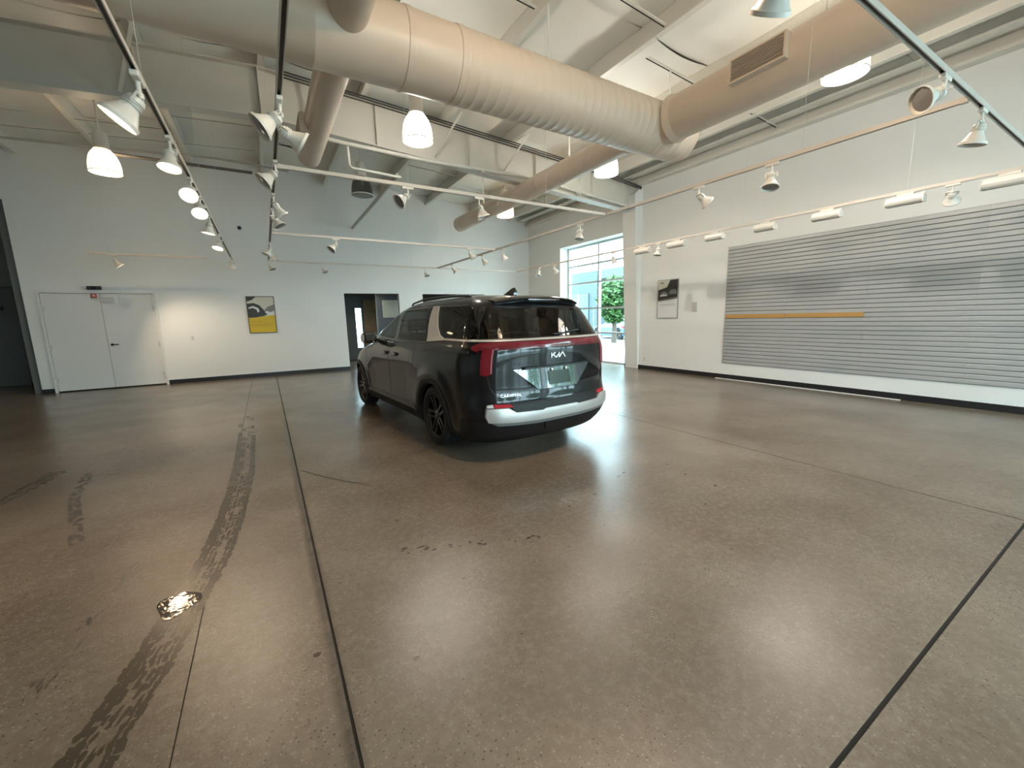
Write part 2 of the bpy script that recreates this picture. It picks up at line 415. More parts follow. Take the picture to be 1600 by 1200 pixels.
outlet('white wall outlet low on right wall beside the window column', (RW, 7.76, 0.22), 'x')
outlet('white wall plate on the bright back wall right of the double door', (-1.66, BW, 1.1), 'y')

# rooms seen through the openings
struct(MB().box((O0-1.6, BW+T, 0), (O0-1.5, 19.0, 2.8)).build('wall_corridor_left', WALL_GREY))
wf = MB()
wf.box((O0-1.6, 17.0, 0), (3.08, 17.15, 2.8)).box((3.31, 17.0, 0), (9.4, 17.15, 2.8)).box((3.08, 17.0, 2.0), (3.31, 17.15, 2.8)).box((3.08, 17.0, 0), (3.31, 17.15, 0.45))
struct(wf.build('wall_corridor_back', WALL_GREY))
struct(MB().box((3.08, 17.06, 0.45), (3.31, 17.07, 2.0)).build('window_3', PANE))
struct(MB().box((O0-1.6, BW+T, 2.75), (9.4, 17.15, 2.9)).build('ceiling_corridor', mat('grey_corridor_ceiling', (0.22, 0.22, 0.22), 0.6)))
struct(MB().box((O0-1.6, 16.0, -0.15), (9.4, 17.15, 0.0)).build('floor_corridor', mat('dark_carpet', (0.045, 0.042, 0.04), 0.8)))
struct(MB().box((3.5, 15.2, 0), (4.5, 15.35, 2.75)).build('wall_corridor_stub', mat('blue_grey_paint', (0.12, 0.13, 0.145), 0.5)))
struct(MB().box((9.3, BW+T, 0), (9.4, 17.15, 2.8)).build('wall_corridor_right', WALL_GREY))
t = thing('wood_panel', 'brown wooden panel seen through the dark opening', 'panel', (3.62, 16.98, 0))
Rel(t).box((3.38, 16.93, 0.0), (3.9, 16.99, 2.3)).build('board', mat('brown_veneer', (0.20, 0.12, 0.05), 0.45, var=0.25, scale=6))
Rel(t).box((3.36, 16.92, 0.0), (3.38, 16.99, 2.3)).build('edge_strip', DARKM)
t = thing('glass_panel', 'glass panel with painted-in light reflection on grey wall inside the opening', 'glass panel', (3.98, 15.2, 1.6))
Rel(t).box((3.72, 15.17, 1.62), (4.24, 15.195, 2.2)).build('sheet', mat('glass_reflection_tone', (0.62, 0.62, 0.54), 0.12))  # pale colour stands in for bright light reflected in the glass
Rel(t).box((3.70, 15.175, 2.2), (4.26, 15.2, 2.22)).box((3.70, 15.175, 1.60), (4.26, 15.2, 1.62)).box((3.70, 15.175, 1.62), (3.72, 15.2, 2.2)).box((4.24, 15.175, 1.62), (4.26, 15.2, 2.2)).build('frame', ALU)

for k, (x, y) in enumerate(((3.0, 15.0), (6.2, 15.4))):
    t = thing('ceiling_downlight', ('round downlight in the ceiling inside the left opening', 'round downlight in the ceiling inside the right opening')[k], 'ceiling light', (x, y, 2.75), 0, 'corridor downlights')
    MB().lathe([(0.11, 0.0), (0.11, -0.012), (0.08, -0.012)], 20).build('trim_ring', HEADM, t, smooth=30)
    MB().lathe([(0.08, -0.006), (0.001, -0.006)], 20).build('lens', LIT, t)
    d = bpy.data.lights.new('downlight_glow', 'SPOT'); d.energy = 45; d.color = (1, 0.85, 0.62); d.spot_size = 2.4; d.spot_blend = 0.5; d.shadow_soft_size = 0.07
    lo = bpy.data.objects.new('downlight_glow', d); COL.objects.link(lo); lo.parent = t; lo.location = (0, 0, -0.03)

# ================================================================ ROOF
ceil = MB()
for x0, x1 in ((LW-0.2, RIDGE_X), (RIDGE_X, RW+TR)):
    z0, z1 = roof_z(x0)+0.345, roof_z(x1)+0.345
    ceil.add([(x0,SW-0.25,z0),(x1,SW-0.25,z1),(x1,16.03,z1),(x0,16.03,z0),(x0,SW-0.25,z0+.05),(x1,SW-0.25,z1+.05),(x1,16.03,z1+.05),(x0,16.03,z0+.05)],
             [(0,3,2,1),(4,5,6,7),(0,1,5,4),(1,2,6,5),(2,3,7,6),(3,0,4,7)])
ceil = struct(ceil.build('ceiling', STEEL), 'open steel roof with white insulation between purlins')
PUR = [RIDGE_X + 0.10 + 1.53*k for k in range(-5, 6)]
PUR = [p for p in PUR if LW+0.3 < p < RW-0.3]
for p in PUR:
    z = roof_z(p)
    MB().box((p-0.006, SW, z), (p+0.006, BW, z+0.325)).box((p-0.085, SW, z), (p-0.006, BW, z+0.012)).box((p+0.006, SW, z+0.313), (p+0.085, BW, z+0.325)).box((p-0.085, SW, z+0.012), (p-0.077, BW, z+0.04)).build('purlin', STEEL, ceil)
# eave strut along the right wall
MB().box((RW-0.17, SW, 4.86), (RW-0.005, BW, 4.88)).box((RW-0.02, SW, 4.88), (RW-0.005, BW, 5.10)).box((RW-0.17, SW, 5.09), (RW-0.02, BW, 5.11)).box((RW-0.17, SW, 4.88), (RW-0.155, BW, 4.91)).build('eave_strut', STEEL, ceil)
MB().obox((RW-0.42, SW, roof_z(RW-0.42)+0.04), (RW-0.42, BW, roof_z(RW-0.42)+0.04), 0.2, 0.02).build('eave_strip', STEEL, ceil)
# sagging insulation blankets, one per bay and seam
edges = [LW] + PUR + [RW]
yseam = [SW + 1.83*k for k in range(10)] + [BW]
rnd = random.Random(3)
for a, b in zip(edges[:-1], edges[1:]):
    for y0, y1 in zip(yseam[:-1], yseam[1:]):
        m = MB(); nx, ny = 8, 5; sag = rnd.uniform(0.03, 0.07)
        vs = []
        for j in range(ny+1):
            for i in range(nx+1):
                s, q = i/nx, j/ny
                x = a + 0.012 + (b-a-0.024)*s; y = y0 + 0.004 + (y1-y0-0.008)*q
                z = roof_z(x) + 0.30 - sag*math.sin(PI*s)*(0.75+0.25*math.cos(2*PI*q)) - 0.012*math.sin(5*s+7*q+a)
                vs.append((x, y, z))
        m.add(vs, [(j*(nx+1)+i, j*(nx+1)+i+1, (j+1)*(nx+1)+i+1, (j+1)*(nx+1)+i) for j in range(ny) for i in range(nx)])
        m.build('insulation_panel', INSUL, ceil, smooth=60)
# straps and banding between purlins
for x0, x1, y in ((1.82, 3.32, 4.75), (3.7, 5.0, 4.05), (5.2, 6.3, 4.6), (7.9, 8.8, 4.57), (3.4, 4.8, 10.6), (1.9, 3.3, 10.3), (4.9, 6.3, 11.4), (6.4, 7.8, 10.9), (4.9, 6.3, 2.2), (-1.2, 0.2, 10.5), (-2.7, -1.3, 11.2), (-4.2, -2.8, 10.2), (-4.2, 0.2, 11.9)):
    MB().obox((x0, y, roof_z(x0)+0.02), (x1, y, roof_z(x1)+0.02), 0.03, 0.006).build('banding_strap', STEEL, ceil)
    MB().tube([(x0, y+0.05, roof_z(x0)+0.03), (x1, y+0.05, roof_z(x1)+0.03)], 0.008, 6).build('sag_rod', CABLE, ceil)

# rigid-frame rafters (I-sections along x)
def rafter(yc, label):
    t = thing('roof_rafter', label, 'beam', (RIDGE_X, yc, roof_z(RIDGE_X)-0.72), kind='structure')
    dep = 0.72
    for xa, xb in ((LW, RIDGE_X), (RIDGE_X, RW-0.02)):
        za, zb = roof_z(xa)-0.006, roof_z(xb)-0.006
        Rel(t).prism([(xa, za-dep), (xb, zb-dep), (xb, zb), (xa, za)], lambda a, b, q: (a, q, b), yc-0.006, yc+0.006).build('web', STEEL)
        for off in (0, -dep):
            Rel(t).obox((xa, yc, za+off-0.008), (xb, yc, zb+off-0.008), 0.22, 0.016).build('flange', STEEL)
    for x in [-6.5, -4.8, -3.0, -1.2, 0.3, 2.1, 3.9, 5.6, 7.3, 8.5]:
        z = roof_z(x)
        Rel(t).box((x-0.005, yc-0.1, z-dep), (x+0.005, yc+0.1, z-0.02)).build('stiffener', STEEL)
    # flange braces
    for x in (1.0, 3.2, 4.7, 6.2, -1.4, -3.2):
        z = roof_z(x)
        Rel(t).obox((x, yc-0.08, z-dep+0.05), (x+0.35, yc-0.65, roof_z(x+.35)+0.02), 0.05, 0.006).build('flange_brace', STEEL)
    return t
rafter(8.2, 'deep white steel rafter crossing the roof behind the big round duct')
rafter(0.2, 'deep white steel rafter above and behind the photographer')

# conduits and cables along the rafter
def pipe(name, label, cat, pts, r, m, seg=8, straps=()):
    t = thing(name, label, cat, pts[0])
    Rel(t).tube(pts, r, seg).build('run', m, smooth=50)
    for p in straps: Rel(t).box((p[0]-0.02, p[1]-0.03, p[2]-0.03), (p[0]+0.02, p[1]+0.1, p[2]+0.035)).build('pipe_clamp', STEEL)
    return t
pipe('conduit', 'long white pipe running along the rafter in front of its web', 'pipe', [(0.9, 8.02, 4.60), (1.5, 8.02, 4.56), (3.0, 8.02, 4.52), (5.5, 8.02, 4.56), (8.6, 8.02, 4.30)], 0.035, CONDUIT, straps=[(2.0, 8.02, 4.545), (4.2, 8.02, 4.51), (6.8, 8.02, 4.41)])
pipe('conduit', 'thin white pipe dropping from the long pipe and turning right', 'pipe', [(1.55, 8.0, 4.50), (1.56, 8.0, 4.20), (1.60, 8.0, 4.16), (2.0, 8.0, 4.15), (2.46, 8.0, 4.13)], 0.025, CONDUIT)
pipe('conduit', 'grey slanting pipe going down to the back wall above the poster', 'pipe', [(2.52, 8.4, 4.30), (2.55, 11.0, 4.29), (2.56, BW-0.01, 4.28)], 0.04, mat('grey_pipe', (0.42, 0.41, 0.38), 0.4))
for k, dz in enumerate((0.0, -0.034, -0.075)):
    lb = ('topmost', 'middle', 'lowest')[k]
    pipe('cable', f'{lb} of three black cables sagging along the rafter', 'cable', [(0.6, 7.93+0.012*k, 5.42+dz), (2.0, 7.93+0.012*k, 5.34+dz), (3.3, 7.93+0.012*k, 5.26+dz), (5.0, 7.93+0.012*k, 5.16+dz), (6.5, 7.93+0.012*k, 5.05+dz), (7.6, 7.93+0.012*k, 4.97+dz), (8.85, 7.93+0.012*k, 4.80+dz*0.6)], 0.011, CABLE, 6)
pipe('conduit', 'thin white conduit crossing the left bay under the roof', 'pipe', [(-6.0, 9.3, 4.95), (-2.5, 9.3, 5.08), (0.0, 9.3, 5.2), (1.2, 9.3, 5.18)], 0.02, CONDUIT)
pipe('conduit', 'thin grey conduit near the back wall at upper left', 'pipe', [(-6.0, 12.2, 5.02), (-3.0, 12.2, 5.16), (-0.6, 12.2, 5.30), (0.9, 12.2, 5.25)], 0.025, mat('grey_pipe', (0.42, 0.41, 0.38), 0.4))
pipe('conduit', 'dark grey strut hung across the left bay', 'pipe', [(-2.2, 10.6, 4.62), (0.1, 10.6, 4.62)], 0.03, mat('dark_strut', (0.12, 0.115, 0.10), 0.5))

# ================================================================ DUCTWORK (one connected thing)
DZC = 4.27; Y1 = 4.61; R1 = 0.361; X2 = 5.37; R2 = 0.29; R3 = 0.205; XB = 0.93; RB = 0.18
duct = thing('round_air_duct', 'large round painted air duct with branches hanging under the roof', 'air duct', (X2, Y1, DZC-R1))
def ribbed(r, a, b, pitch=None):
    """profile along the axis with raised lock seams every pitch"""
    prof = [(r, a)]
    if pitch:
        h = a + pitch/2
        while h < b - 0.03:
            prof += [(r, h-0.012), (r+0.0025, h-0.006), (r+0.0025, h+0.006), (r, h+0.012)]; h += pitch
    return prof + [(r, b)]
for a, b, p in ((-6.0, -1.6, None), (-1.6, 1.52, 1.5), (1.52, 2.08, None), (2.08, 5.95, 0.13)):
    Rel(duct).lathe(ribbed(R1, a, b, p), 48, (0, Y1, DZC), (1, 0, 0)).build('trunk_section', DUCT, smooth=50)
for x in (-1.6, 1.52, 2.08):
    Rel(duct).lathe([(R1, x-0.035), (R1+0.008, x-0.03), (R1+0.008, x+0.03), (R1, x+0.035)], 48, (0, Y1, DZC), (1, 0, 0)).build('collar', DUCT, smooth=50)
Rel(duct).lathe([(R1+0.004, 5.93), (R1+0.004, 5.96), (R1-0.03, 5.965), (0.001, 5.965)], 48, (0, Y1, DZC), (1, 0, 0)).build('end_cap', DUCT, smooth=40)
Rel(duct).lathe(ribbed(R2, SW+0.4-Y1, -0.1, None), 40, (X2, Y1, DZC), (0, 1, 0)).build('main_branch', DUCT, smooth=50)
Rel(duct).lathe([(R2+0.03, -R1-0.02), (R2+0.006, -R1-0.10), (R2, -R1-0.12)], 40, (X2, Y1, DZC), (0, 1, 0)).build('saddle', DUCT, smooth=50)
Rel(duct).lathe(ribbed(R3, 0.1, 11.78-Y1, 0.8), 32, (X2-0.03, Y1, DZC+0.03), (0, 1, 0)).build('far_branch', DUCT, smooth=50)
Rel(duct).lathe([(R3+0.004, 11.76-Y1), (R3+0.004, 11.79-Y1), (R3-0.01, 11.80-Y1), (0.001, 11.80-Y1)], 32, (X2-0.03, Y1, DZC+0.03), (0, 1, 0)).build('end_cap', DUCT, smooth=40)
Rel(duct).lathe(ribbed(RB, -5.5, -0.1, None), 32, (XB, Y1, DZC), (0, 1, 0)).build('near_branch', DUCT, smooth=50)
Rel(duct).lathe(ribbed(RB, 0.1, 8.05-Y1, None), 32, (XB, Y1, DZC), (0, 1, 0)).build('left_branch', DUCT, smooth=50)
Rel(duct).lathe([(RB+0.004, 8.02-Y1), (RB+0.004, 8.06-Y1), (RB-0.02, 8.065-Y1), (0.001, 8.065-Y1)], 32, (XB, Y1, DZC), (0, 1, 0)).build('end_cap', DUCT, smooth=40)
def register(y0, y1, xin, xout, z0, z1):
    g = Rel(duct).box((xin, y0, z0), (xout, y1, z0+0.02)).box((xin, y0, z1-0.02), (xout, y1, z1)).box((xin, y0, z0+0.02), (xout, y0+0.02, z1-0.02)).box((xin, y1-0.02, z0+0.02), (xout, y1, z1-0.02)).build('register', DUCT)
    xm = xout if xout < xin else xin
    Rel(duct).box((min(xin, xout)+0.04, y0+0.02, z0+0.02), (max(xin, xout), y1-0.02, z1-0.02)).build('register_throat', mat('register_dark', (0.06, 0.045, 0.035), 0.5), g)
    n = 9
    for i in range(n):
        z = z0+0.03+(z1-z0-0.06)*i/(n-1)
        Rel(duct).obox((min(xin, xout)+0.015, y0+0.02, z), (min(xin, xout)+0.015, y1-0.02, z), 0.025, 0.004, (0.3, 0, 1)).build('louver', DUCT, g)
register(2.60, 3.22, X2-0.15, X2-R2-0.07, 4.17, 4.43)
register(6.7, 7.4, XB-0.1, XB-RB-0.06, 4.12, 4.36)
for x in (-3.0, 0.2, 3.4, 5.7):
    Rel(duct).obox((x, Y1, DZC+R1), (x, Y1, roof_z(x)+0.02), 0.03, 0.004, (0, 1, 0)).build('hanger_strap', STEEL)
for y in (0.6, 2.4):
    Rel(duct).obox((X2, y, DZC+R2), (X2, y, roof_z(X2)+0.2), 0.03, 0.004, (0, 1, 0)).build('hanger_strap', STEEL)
for y in (6.6, 10.2):
    Rel(duct).obox((X2-0.03, y, DZC+0.03+R3), (X2-0.03, y, roof_z(X2)+0.2), 0.03, 0.004, (0, 1, 0)).build('hanger_strap', STEEL)

# ================================================================ LIGHTING TRACKS
TZ = 3.05
def track(label, p0, p1, hang):
    p0, p1 = Vector(p0), Vector(p1)
    t = thing('lighting_track', label, 'lighting track', ((p0+p1)/2)[:])
    d = (p1-p0).normalized(); up = Vector((0, 0, 1)); s = d.cross(up)
    m = Rel(t)                                   # slotted rail: two sides, top, conductor slot below
    m.obox(p0+up*0.034, p1+up*0.034, 0.036, 0.008); m.obox(p0+up*0.015+s*0.015, p1+up*0.015+s*0.015, 0.006, 0.03); m.obox(p0+up*0.015-s*0.015, p1+up*0.015-s*0.015, 0.006, 0.03)
    m.build('rail', TRACKM)
    Rel(t).obox(p0+up*0.024, p1+up*0.024, 0.023, 0.010).build('conductor_slot', DARKM)
    for p in (p0, p1):
        Rel(t).cbox((p.x, p.y, p.z+0.018), (0.042, 0.042, 0.044)).build('end_cap', TRACKM)
    for q in hang:
        p = p0 + (p1-p0)*q
        Rel(t).tube([(p.x, p.y, p.z+0.036), (p.x, p.y, roof_z(p.x)+0.01)], 0.0018, 6).build('hanger_rod', STEEL)
    return t
XL, XM, XR2, XR1 = -0.53, 0.245, 4.78, 7.67
track('long lighting track with lit lamps at far left of the room', (XL, -1.0, TZ), (XL, 12.33, TZ), (0.25, 0.36, 0.6, 0.85))
track('long lighting track down the room just right of the lit one', (XM, -1.0, TZ), (XM, 12.30, TZ), (0.2, 0.45, 0.7, 0.95))
track('near cross track running in front of the round duct branches', (XM+0.046, 5.0, TZ), (XR2-0.046, 5.0, TZ), (0.3, 0.75))
track('second cross track between the near one and the back wall', (XM+0.046, 8.6, TZ), (XR2-0.046, 8.6, TZ), (0.3, 0.7))
track('farthest cross track nearest the back wall', (XM+0.046, 12.35, TZ), (XR1-0.046, 12.35, TZ), (0.2, 0.5, 0.8))
track('short lighting track above the white double door', (-3.05, 12.35, TZ), (-1.04, 12.35, TZ), (0.15, 0.85))
track('lighting track crossing the room above the car to the back', (XR2, 1.126, TZ), (XR2, 12.304, TZ), (0.1, 0.4, 0.65, 0.9))
track('lighting track nearest the slatted display wall', (XR1, 1.126, TZ), (XR1, 12.30, TZ), (0.1, 0.3, 0.5, 0.75))
track('nearest cross track cutting the upper right corner of the view', (1.2, 1.08, TZ), (XR1-0.046, 1.08, TZ), (0.2, 0.8))

# ---- spotlights
def head_meshes():
    ad = MB().box((-0.075, -0.02, -0.03), (0.075, 0.02, 0.0)).box((-0.03, -0.014, -0.006), (0.03, 0.014, 0.0)).mesh('adapter', bevel=0.004)
    st = MB().lathe([(0.016, -0.03), (0.012, -0.036), (0.012, -0.085), (0.02, -0.09), (0.02, -0.115), (0.008, -0.122)], 12, cap0=True, cap1=True).mesh('stem', smooth=40)
    yk = MB().obox((0, -0.058, 0.0), (0, 0.058, 0.0), 0.016, 0.012).obox((0, -0.058, 0.0), (0, -0.055, -0.055), 0.018, 0.006, (1, 0, 0)).obox((0, 0.058, 0.0), (0, 0.055, -0.055), 0.018, 0.006, (1, 0, 0)).mesh('yoke')
    ho = MB().lathe([(0.02, -0.012), (0.038, -0.016), (0.042, -0.03), (0.042, -0.075), (0.046, -0.085), (0.080, -0.150), (0.092, -0.158), (0.094, -0.178), (0.089, -0.178), (0.084, -0.164), (0.076, -0.156), (0.05, -0.12)], 24, cap0=True).mesh('housing', smooth=35)
    ri = MB()
    for h in (-0.040, -0.052, -0.064):
        ri.lathe([(0.041, h-0.003), (0.049, h-0.002), (0.049, h+0.002), (0.041, h+0.003)], 20)
    ri = ri.mesh('cooling_fin', smooth=30)
    le = MB().lathe([(0.078, -0.160), (0.05, -0.168), (0.001, -0.171)], 24, cap0=True).mesh('lens', smooth=60)
    return ad, st, yk, ho, ri, le
HM = head_meshes()
LENS_LIT = HM[5].copy(); LENS_LIT.name = 'lens_lit'
def spot(label, p, az=0.0, tilt=20.0, lit=False, along='y', group=None, size=0.92, energy=None, cone=62):
    t = thing('track_spotlight', label, 'spotlight', (p[0], p[1], TZ), PI/2 if along == 'y' else 0.0, group)
    t.scale = (size, size, size)
    link('adapter', HM[0], HEADM, t); link('stem', HM[1], HEADM, t)
    a = math.radians(az) - t.rotation_euler[2]; rot = (0, -math.radians(tilt), a)
    for nm, me, mt in (('yoke', HM[2], HEADM), ('housing', HM[3], HEADM), ('cooling_fin', HM[4], HEADM)):
        o = link(nm, me, mt, t); o.location = (0, 0, -0.105); o.rotation_euler = rot
    le = link('lens', LENS_LIT if lit else HM[5], LIT if lit else BULB_OFF, t); le.location = (0, 0, -0.105); le.rotation_euler = rot
    if lit:
        d = bpy.data.lights.new('spot_beam', 'SPOT'); d.energy = energy or SPOT_W; d.color = (1.0, 0.80, 0.56)
        d.spot_size = math.radians(cone); d.spot_blend = 0.7; d.shadow_soft_size = 0.06
        lo = bpy.data.objects.new('spot_beam', d); COL.objects.link(lo); lo.parent = t
        R_ = Euler(rot).to_matrix(); lo.location = Vector((0, 0, -0.105)) + R_ @ Vector((0, 0, -0.19)); lo.rotation_euler = rot
    return t
G1 = 'spotlights on the left track'
spot('nearest and largest lit spotlight, tilted sideways, on the left track', (XL, 3.62), 180, 38, True, group=G1, size=1.15)
spot('second lit spotlight from the near end of the left track', (XL, 4.62), 240, 14, True, group=G1)
spot('third lit spotlight on the left track with a round face turned to camera', (XL, 5.75), 262, 48, True, group=G1)
spot('fourth lit spotlight on the left track', (XL, 6.5), 265, 40, True, group=G1)
spot('fifth lit spotlight on the left track, pointing straight down', (XL, 7.5), 180, 12, True, group=G1)
spot('sixth lit spotlight on the left track, farthest lit one', (XL, 9.0), 230, 22, True, group=G1)
spot('unlit spotlight at the far end of the left track', (XL, 11.9), 90, 35, group=G1)
spot('single lit spotlight above the white double door', (-2.68, 12.35), 18, 32, True, along='x', energy=120, cone=92)
G2 = 'spotlights on the second track'
spot('nearest unlit spotlight on the second track, turned left', (XM, 3.52), 185, 52, group=G2, size=1.0)
spot('unlit spotlight beside the nearest one on the second track, turned right', (XM, 3.74), 5, 62, group=G2, size=1.0)
spot('unlit spotlight on second track where the near cross track starts', (XM, 4.82), 190, 48, group=G2)
spot('unlit spotlight on the second track just past the near cross track', (XM, 6.0), 15, 28, group=G2)
spot('unlit spotlight with bright rim, mid way along second track', (XM, 6.75), 330, 32, group=G2)
spot('unlit spotlight on second track in front of second cross track', (XM, 9.5), 190, 30, group=G2)
spot('unlit spotlight on second track behind second cross track', (XM, 10.3), 0, 35, group=G2)
spot('unlit spotlight at the far end of the second track', (XM, 12.1), 320, 30, group=G2)
G3 = 'spotlights on the cross tracks'
spot('left unlit spotlight on the near cross track', (1.61, 5.0), 195, 55, along='x', group=G3)
spot('right unlit spotlight on the near cross track beside the thin duct', (2.55, 5.0), 340, 20, along='x', group=G3)
spot('white unlit spotlight on the second cross track', (1.32, 8.6), 200, 45, along='x', group=G3)
spot('unlit spotlight at right end of the second cross track', (4.1, 8.6), 330, 40, along='x', group=G3)
spot('left unlit spotlight on the farthest cross track', (1.49, 12.35), 320, 30, along='x', group=G3)
spot('right unlit spotlight on the farthest cross track', (4.37, 12.35), 300, 25, along='x', group=G3)
spot('unlit spotlight with pale disc face on the nearest cross track', (4.12, 1.08), 150, 70, along='x', group=G3)
spot('unlit spotlight hanging straight down at right end of nearest cross track', (5.06, 1.08), 90, 12, along='x', group=G3)
spot('unlit spotlight cut by the upper edge of the view', (2.05, 1.08), 60, 40, along='x', group=G3)
G4 = 'spotlights on the track above the car'
spot('nearest unlit spotlight on the track above the car', (XR2, 2.52), 200, 15, group=G4)
spot('second unlit spotlight on the track above the car, tilted', (XR2, 3.38), 330, 50, group=G4)
spot('unlit spotlight on car track hanging in front of the window corner', (XR2, 5.62), 200, 10, group=G4)
spot('unlit spotlight on car track just before the second cross track', (XR2, 8.3), 0, 25, group=G4)
spot('unlit spotlight on car track just past the second cross track', (XR2, 9.3), 330, 35, group=G4)
spot('unlit spotlight near the far end of the track above the car', (XR2, 11.2), 340, 40, group=G4)
G5 = 'spotlights on the display wall track'
spot('unlit spotlight beside the first wall washer on the display wall track', (XR1, 6.36), 180, 10, group=G5)
spot('unlit spotlight between the two nearest wall washers', (XR1, 1.80), 10, 50, group=G5)
spot('unlit spotlight in front of the window left pane', (XR1, 10.2), 20, 45, group=G5)
spot('unlit spotlight on display wall track at the room corner', (XR1, 11.0), 210, 18, group=G5)
spot('tiny unlit spotlight in front of the window right pane', (XR1, 7.75), 0, 20, group=G5)

# ---- linear wall washers
def washer(label, y0, y1):
    yc, ln = (y0+y1)/2, abs(y1-y0)
    t = thing('wall_wash_light', label, 'light fixture', (XR1, yc, TZ), 0, 'wall washers on the display wall track')
    MB().box((-0.02, -0.09, -0.03), (0.02, 0.09, 0.0)).build('adapter', HEADM, t, bevel=0.004)
    MB().box((-0.015, -ln/2, -0.055), (0.02, ln/2, -0.03)).build('mounting_bar', HEADM, t)
    MB().prism([(-0.055, -0.06), (0.055, -0.06), (0.072, -0.095), (0.06, -0.13), (0.025, -0.152), (-0.02, -0.152), (-0.05, -0.13), (-0.062, -0.095)], lambda a, b, q: (a, q, b), -ln/2, ln/2).build('housing', HEADM, t, bevel=0.010)
    MB().box((-0.02, -ln/2+0.015, -0.156), (0.02, ln/2-0.015, -0.145)).build('lens', BULB_OFF, t)
    for s in (-1, 1): MB().box((-0.06, s*ln/2-0.004, -0.15), (0.07, s*ln/2+0.004, -0.055)).build('end_plate', HEADM, t)
for lb, a, b in (('farthest small wall washer beside the window column', 6.60, 7.02), ('second wall washer from the window column', 5.68, 6.10), ('third wall washer from the window column', 4.85, 5.21), ('fourth wall washer from the window, over the slatted panels', 3.92, 4.26), ('fifth wall washer from the window, over the slatted panels', 2.98, 3.36), ('sixth wall washer, second nearest the camera', 2.06, 2.45), ('nearest wall washer cut by the right edge of the view', 1.12, 1.55)):
    washer(lb, a, b)

# ---- pendant high-bay lights
def pendant(label, p, col, lit=True, es=6.0, watts=None):
    t = thing('pendant_light', label, 'pendant light', (p[0], p[1], 4.2), 0, 'high-bay pendant lights')
    bell = [(0.228, 0.0), (0.230, 0.010), (0.224, 0.03), (0.220, 0.12), (0.208, 0.20), (0.184, 0.275), (0.148, 0.335), (0.105, 0.378)]
    prof = bell + [(r-0.006, h) for r, h in reversed(bell[1:])] + [(0.219, 0.0), (0.225, 0.0)]
    sm = shade_mat('lit_shade_'+label.split()[0], col, es) if lit else glass_mat('clear_prismatic_shade', (0.62, 0.62, 0.6))
    MB().lathe(prof, 32).build('shade', sm, t, smooth=40)
    MB().lathe([(0.223, -0.006), (0.231, -0.004), (0.231, 0.010), (0.223, 0.012)], 32).build('rim', HEADM, t, smooth=40)
    MB().lathe([(0.115, 0.37), (0.118, 0.39), (0.105, 0.41), (0.105, 0.62), (0.09, 0.66), (0.03, 0.68)], 24, cap0=True, cap1=True).build('ballast_housing', HEADM, t, smooth=35)
    MB().lathe([(0.112, 0.372), (0.120, 0.376), (0.120, 0.386), (0.10, 0.392)], 24).build('collar', HEADM, t, smooth=35)
    top = roof_z(p[0]) + 0.1 - 4.2
    MB().tube([(0, 0, 0.67), (0, 0, top)], 0.012, 8).build('stem', HEADM, t, smooth=40)
    MB().lathe([(0.03, 0.2), (0.045, 0.26), (0.05, 0.33), (0.04, 0.37)], 16, cap0=True).build('bulb', mat('pendant_bulb', (0.7, 0.7, 0.68), 0.2), t, smooth=50)
    if lit:
        d = bpy.data.lights.new('pendant_glow', 'POINT'); d.energy = watts or PENDANT_W; d.color = col; d.shadow_soft_size = 0.09
        lo = bpy.data.objects.new('pendant_glow', d); COL.objects.link(lo); lo.parent = t; lo.location = (0, 0, 0.10)
    return t
WHT, WRM = (1.0, 0.93, 0.82), (1.0, 0.72, 0.45)
pendant('central lit pendant light hanging below the large round duct', (2.30, 6.50), WHT)
pendant('left lit pendant light with warm glowing bell shade', (-2.14, 10.30), WRM, es=1.2, watts=70)
pendant('near right lit pendant light half hidden behind the branch duct', (6.09, 2.47), WHT, watts=165)
pendant('lit pendant light behind the thin duct near the duct junction', (5.96, 6.24), WHT)
pendant('farthest lit pendant light by the end of the thin duct', (5.86, 9.95), WRM, es=1.2, watts=80)
pendant('unlit clear pendant light behind the near cross track', (2.11, 9.70), WHT, lit=False)
pendant('overhead lit pendant light above the photographer', (2.2, 2.0), (1.0, 0.78, 0.56), watts=230)
pendant('unlit pendant light behind and left of the photographer', (-2.1, 2.4), WRM, lit=False)

# ================================================================ DISPLAY WALL
ZB, ZT_, NS = 0.36, 2.92, 33
pitch = (ZT_-ZB)/NS
cuts = [5.50, 4.235, 2.97, 1.68, 0.41, -0.86]
names = ['leftmost slatted silver panel next to the poster', 'second slatted silver panel from the poster', 'third slatted silver panel from the poster', 'fourth slatted silver panel at right edge of the view', 'fifth slatted silver panel beyond the right edge']
for (ya, yb), lb in zip(zip(cuts[:-1], cuts[1:]), names):
    ln = ya-yb-0.0015
    t = thing('slatwall_panel', lb, 'slatwall panel', (RW, (ya+yb)/2, ZB), 0, 'slatted display panels')
    MB().box((-0.012, -ln/2, 0), (-0.001, ln/2, ZT_-ZB)).build('backer', SLATG, t)
    hgt = pitch-0.011
    me = MB().add([(-0.012, -ln/2, 0), (-0.012, ln/2, 0), (-0.024, ln/2, 0.003), (-0.026, ln/2, 0.006), (-0.026, ln/2, hgt-0.004), (-0.024, ln/2, hgt), (-0.012, ln/2, hgt),
                   (-0.024, -ln/2, 0.003), (-0.026, -ln/2, 0.006), (-0.026, -ln/2, hgt-0.004), (-0.024, -ln/2, hgt), (-0.012, -ln/2, hgt)],
                  [(0, 1, 2, 7), (7, 2, 3, 8), (8, 3, 4, 9), (9, 4, 5, 10), (10, 5, 6, 11), (1, 6, 5, 4, 3, 2), (0, 7, 8, 9, 10, 11)]).mesh('slat')
    for i in range(NS):
        o = link('slat', me, SLAT, t); o.location = (0, 0, pitch*i+0.0055)
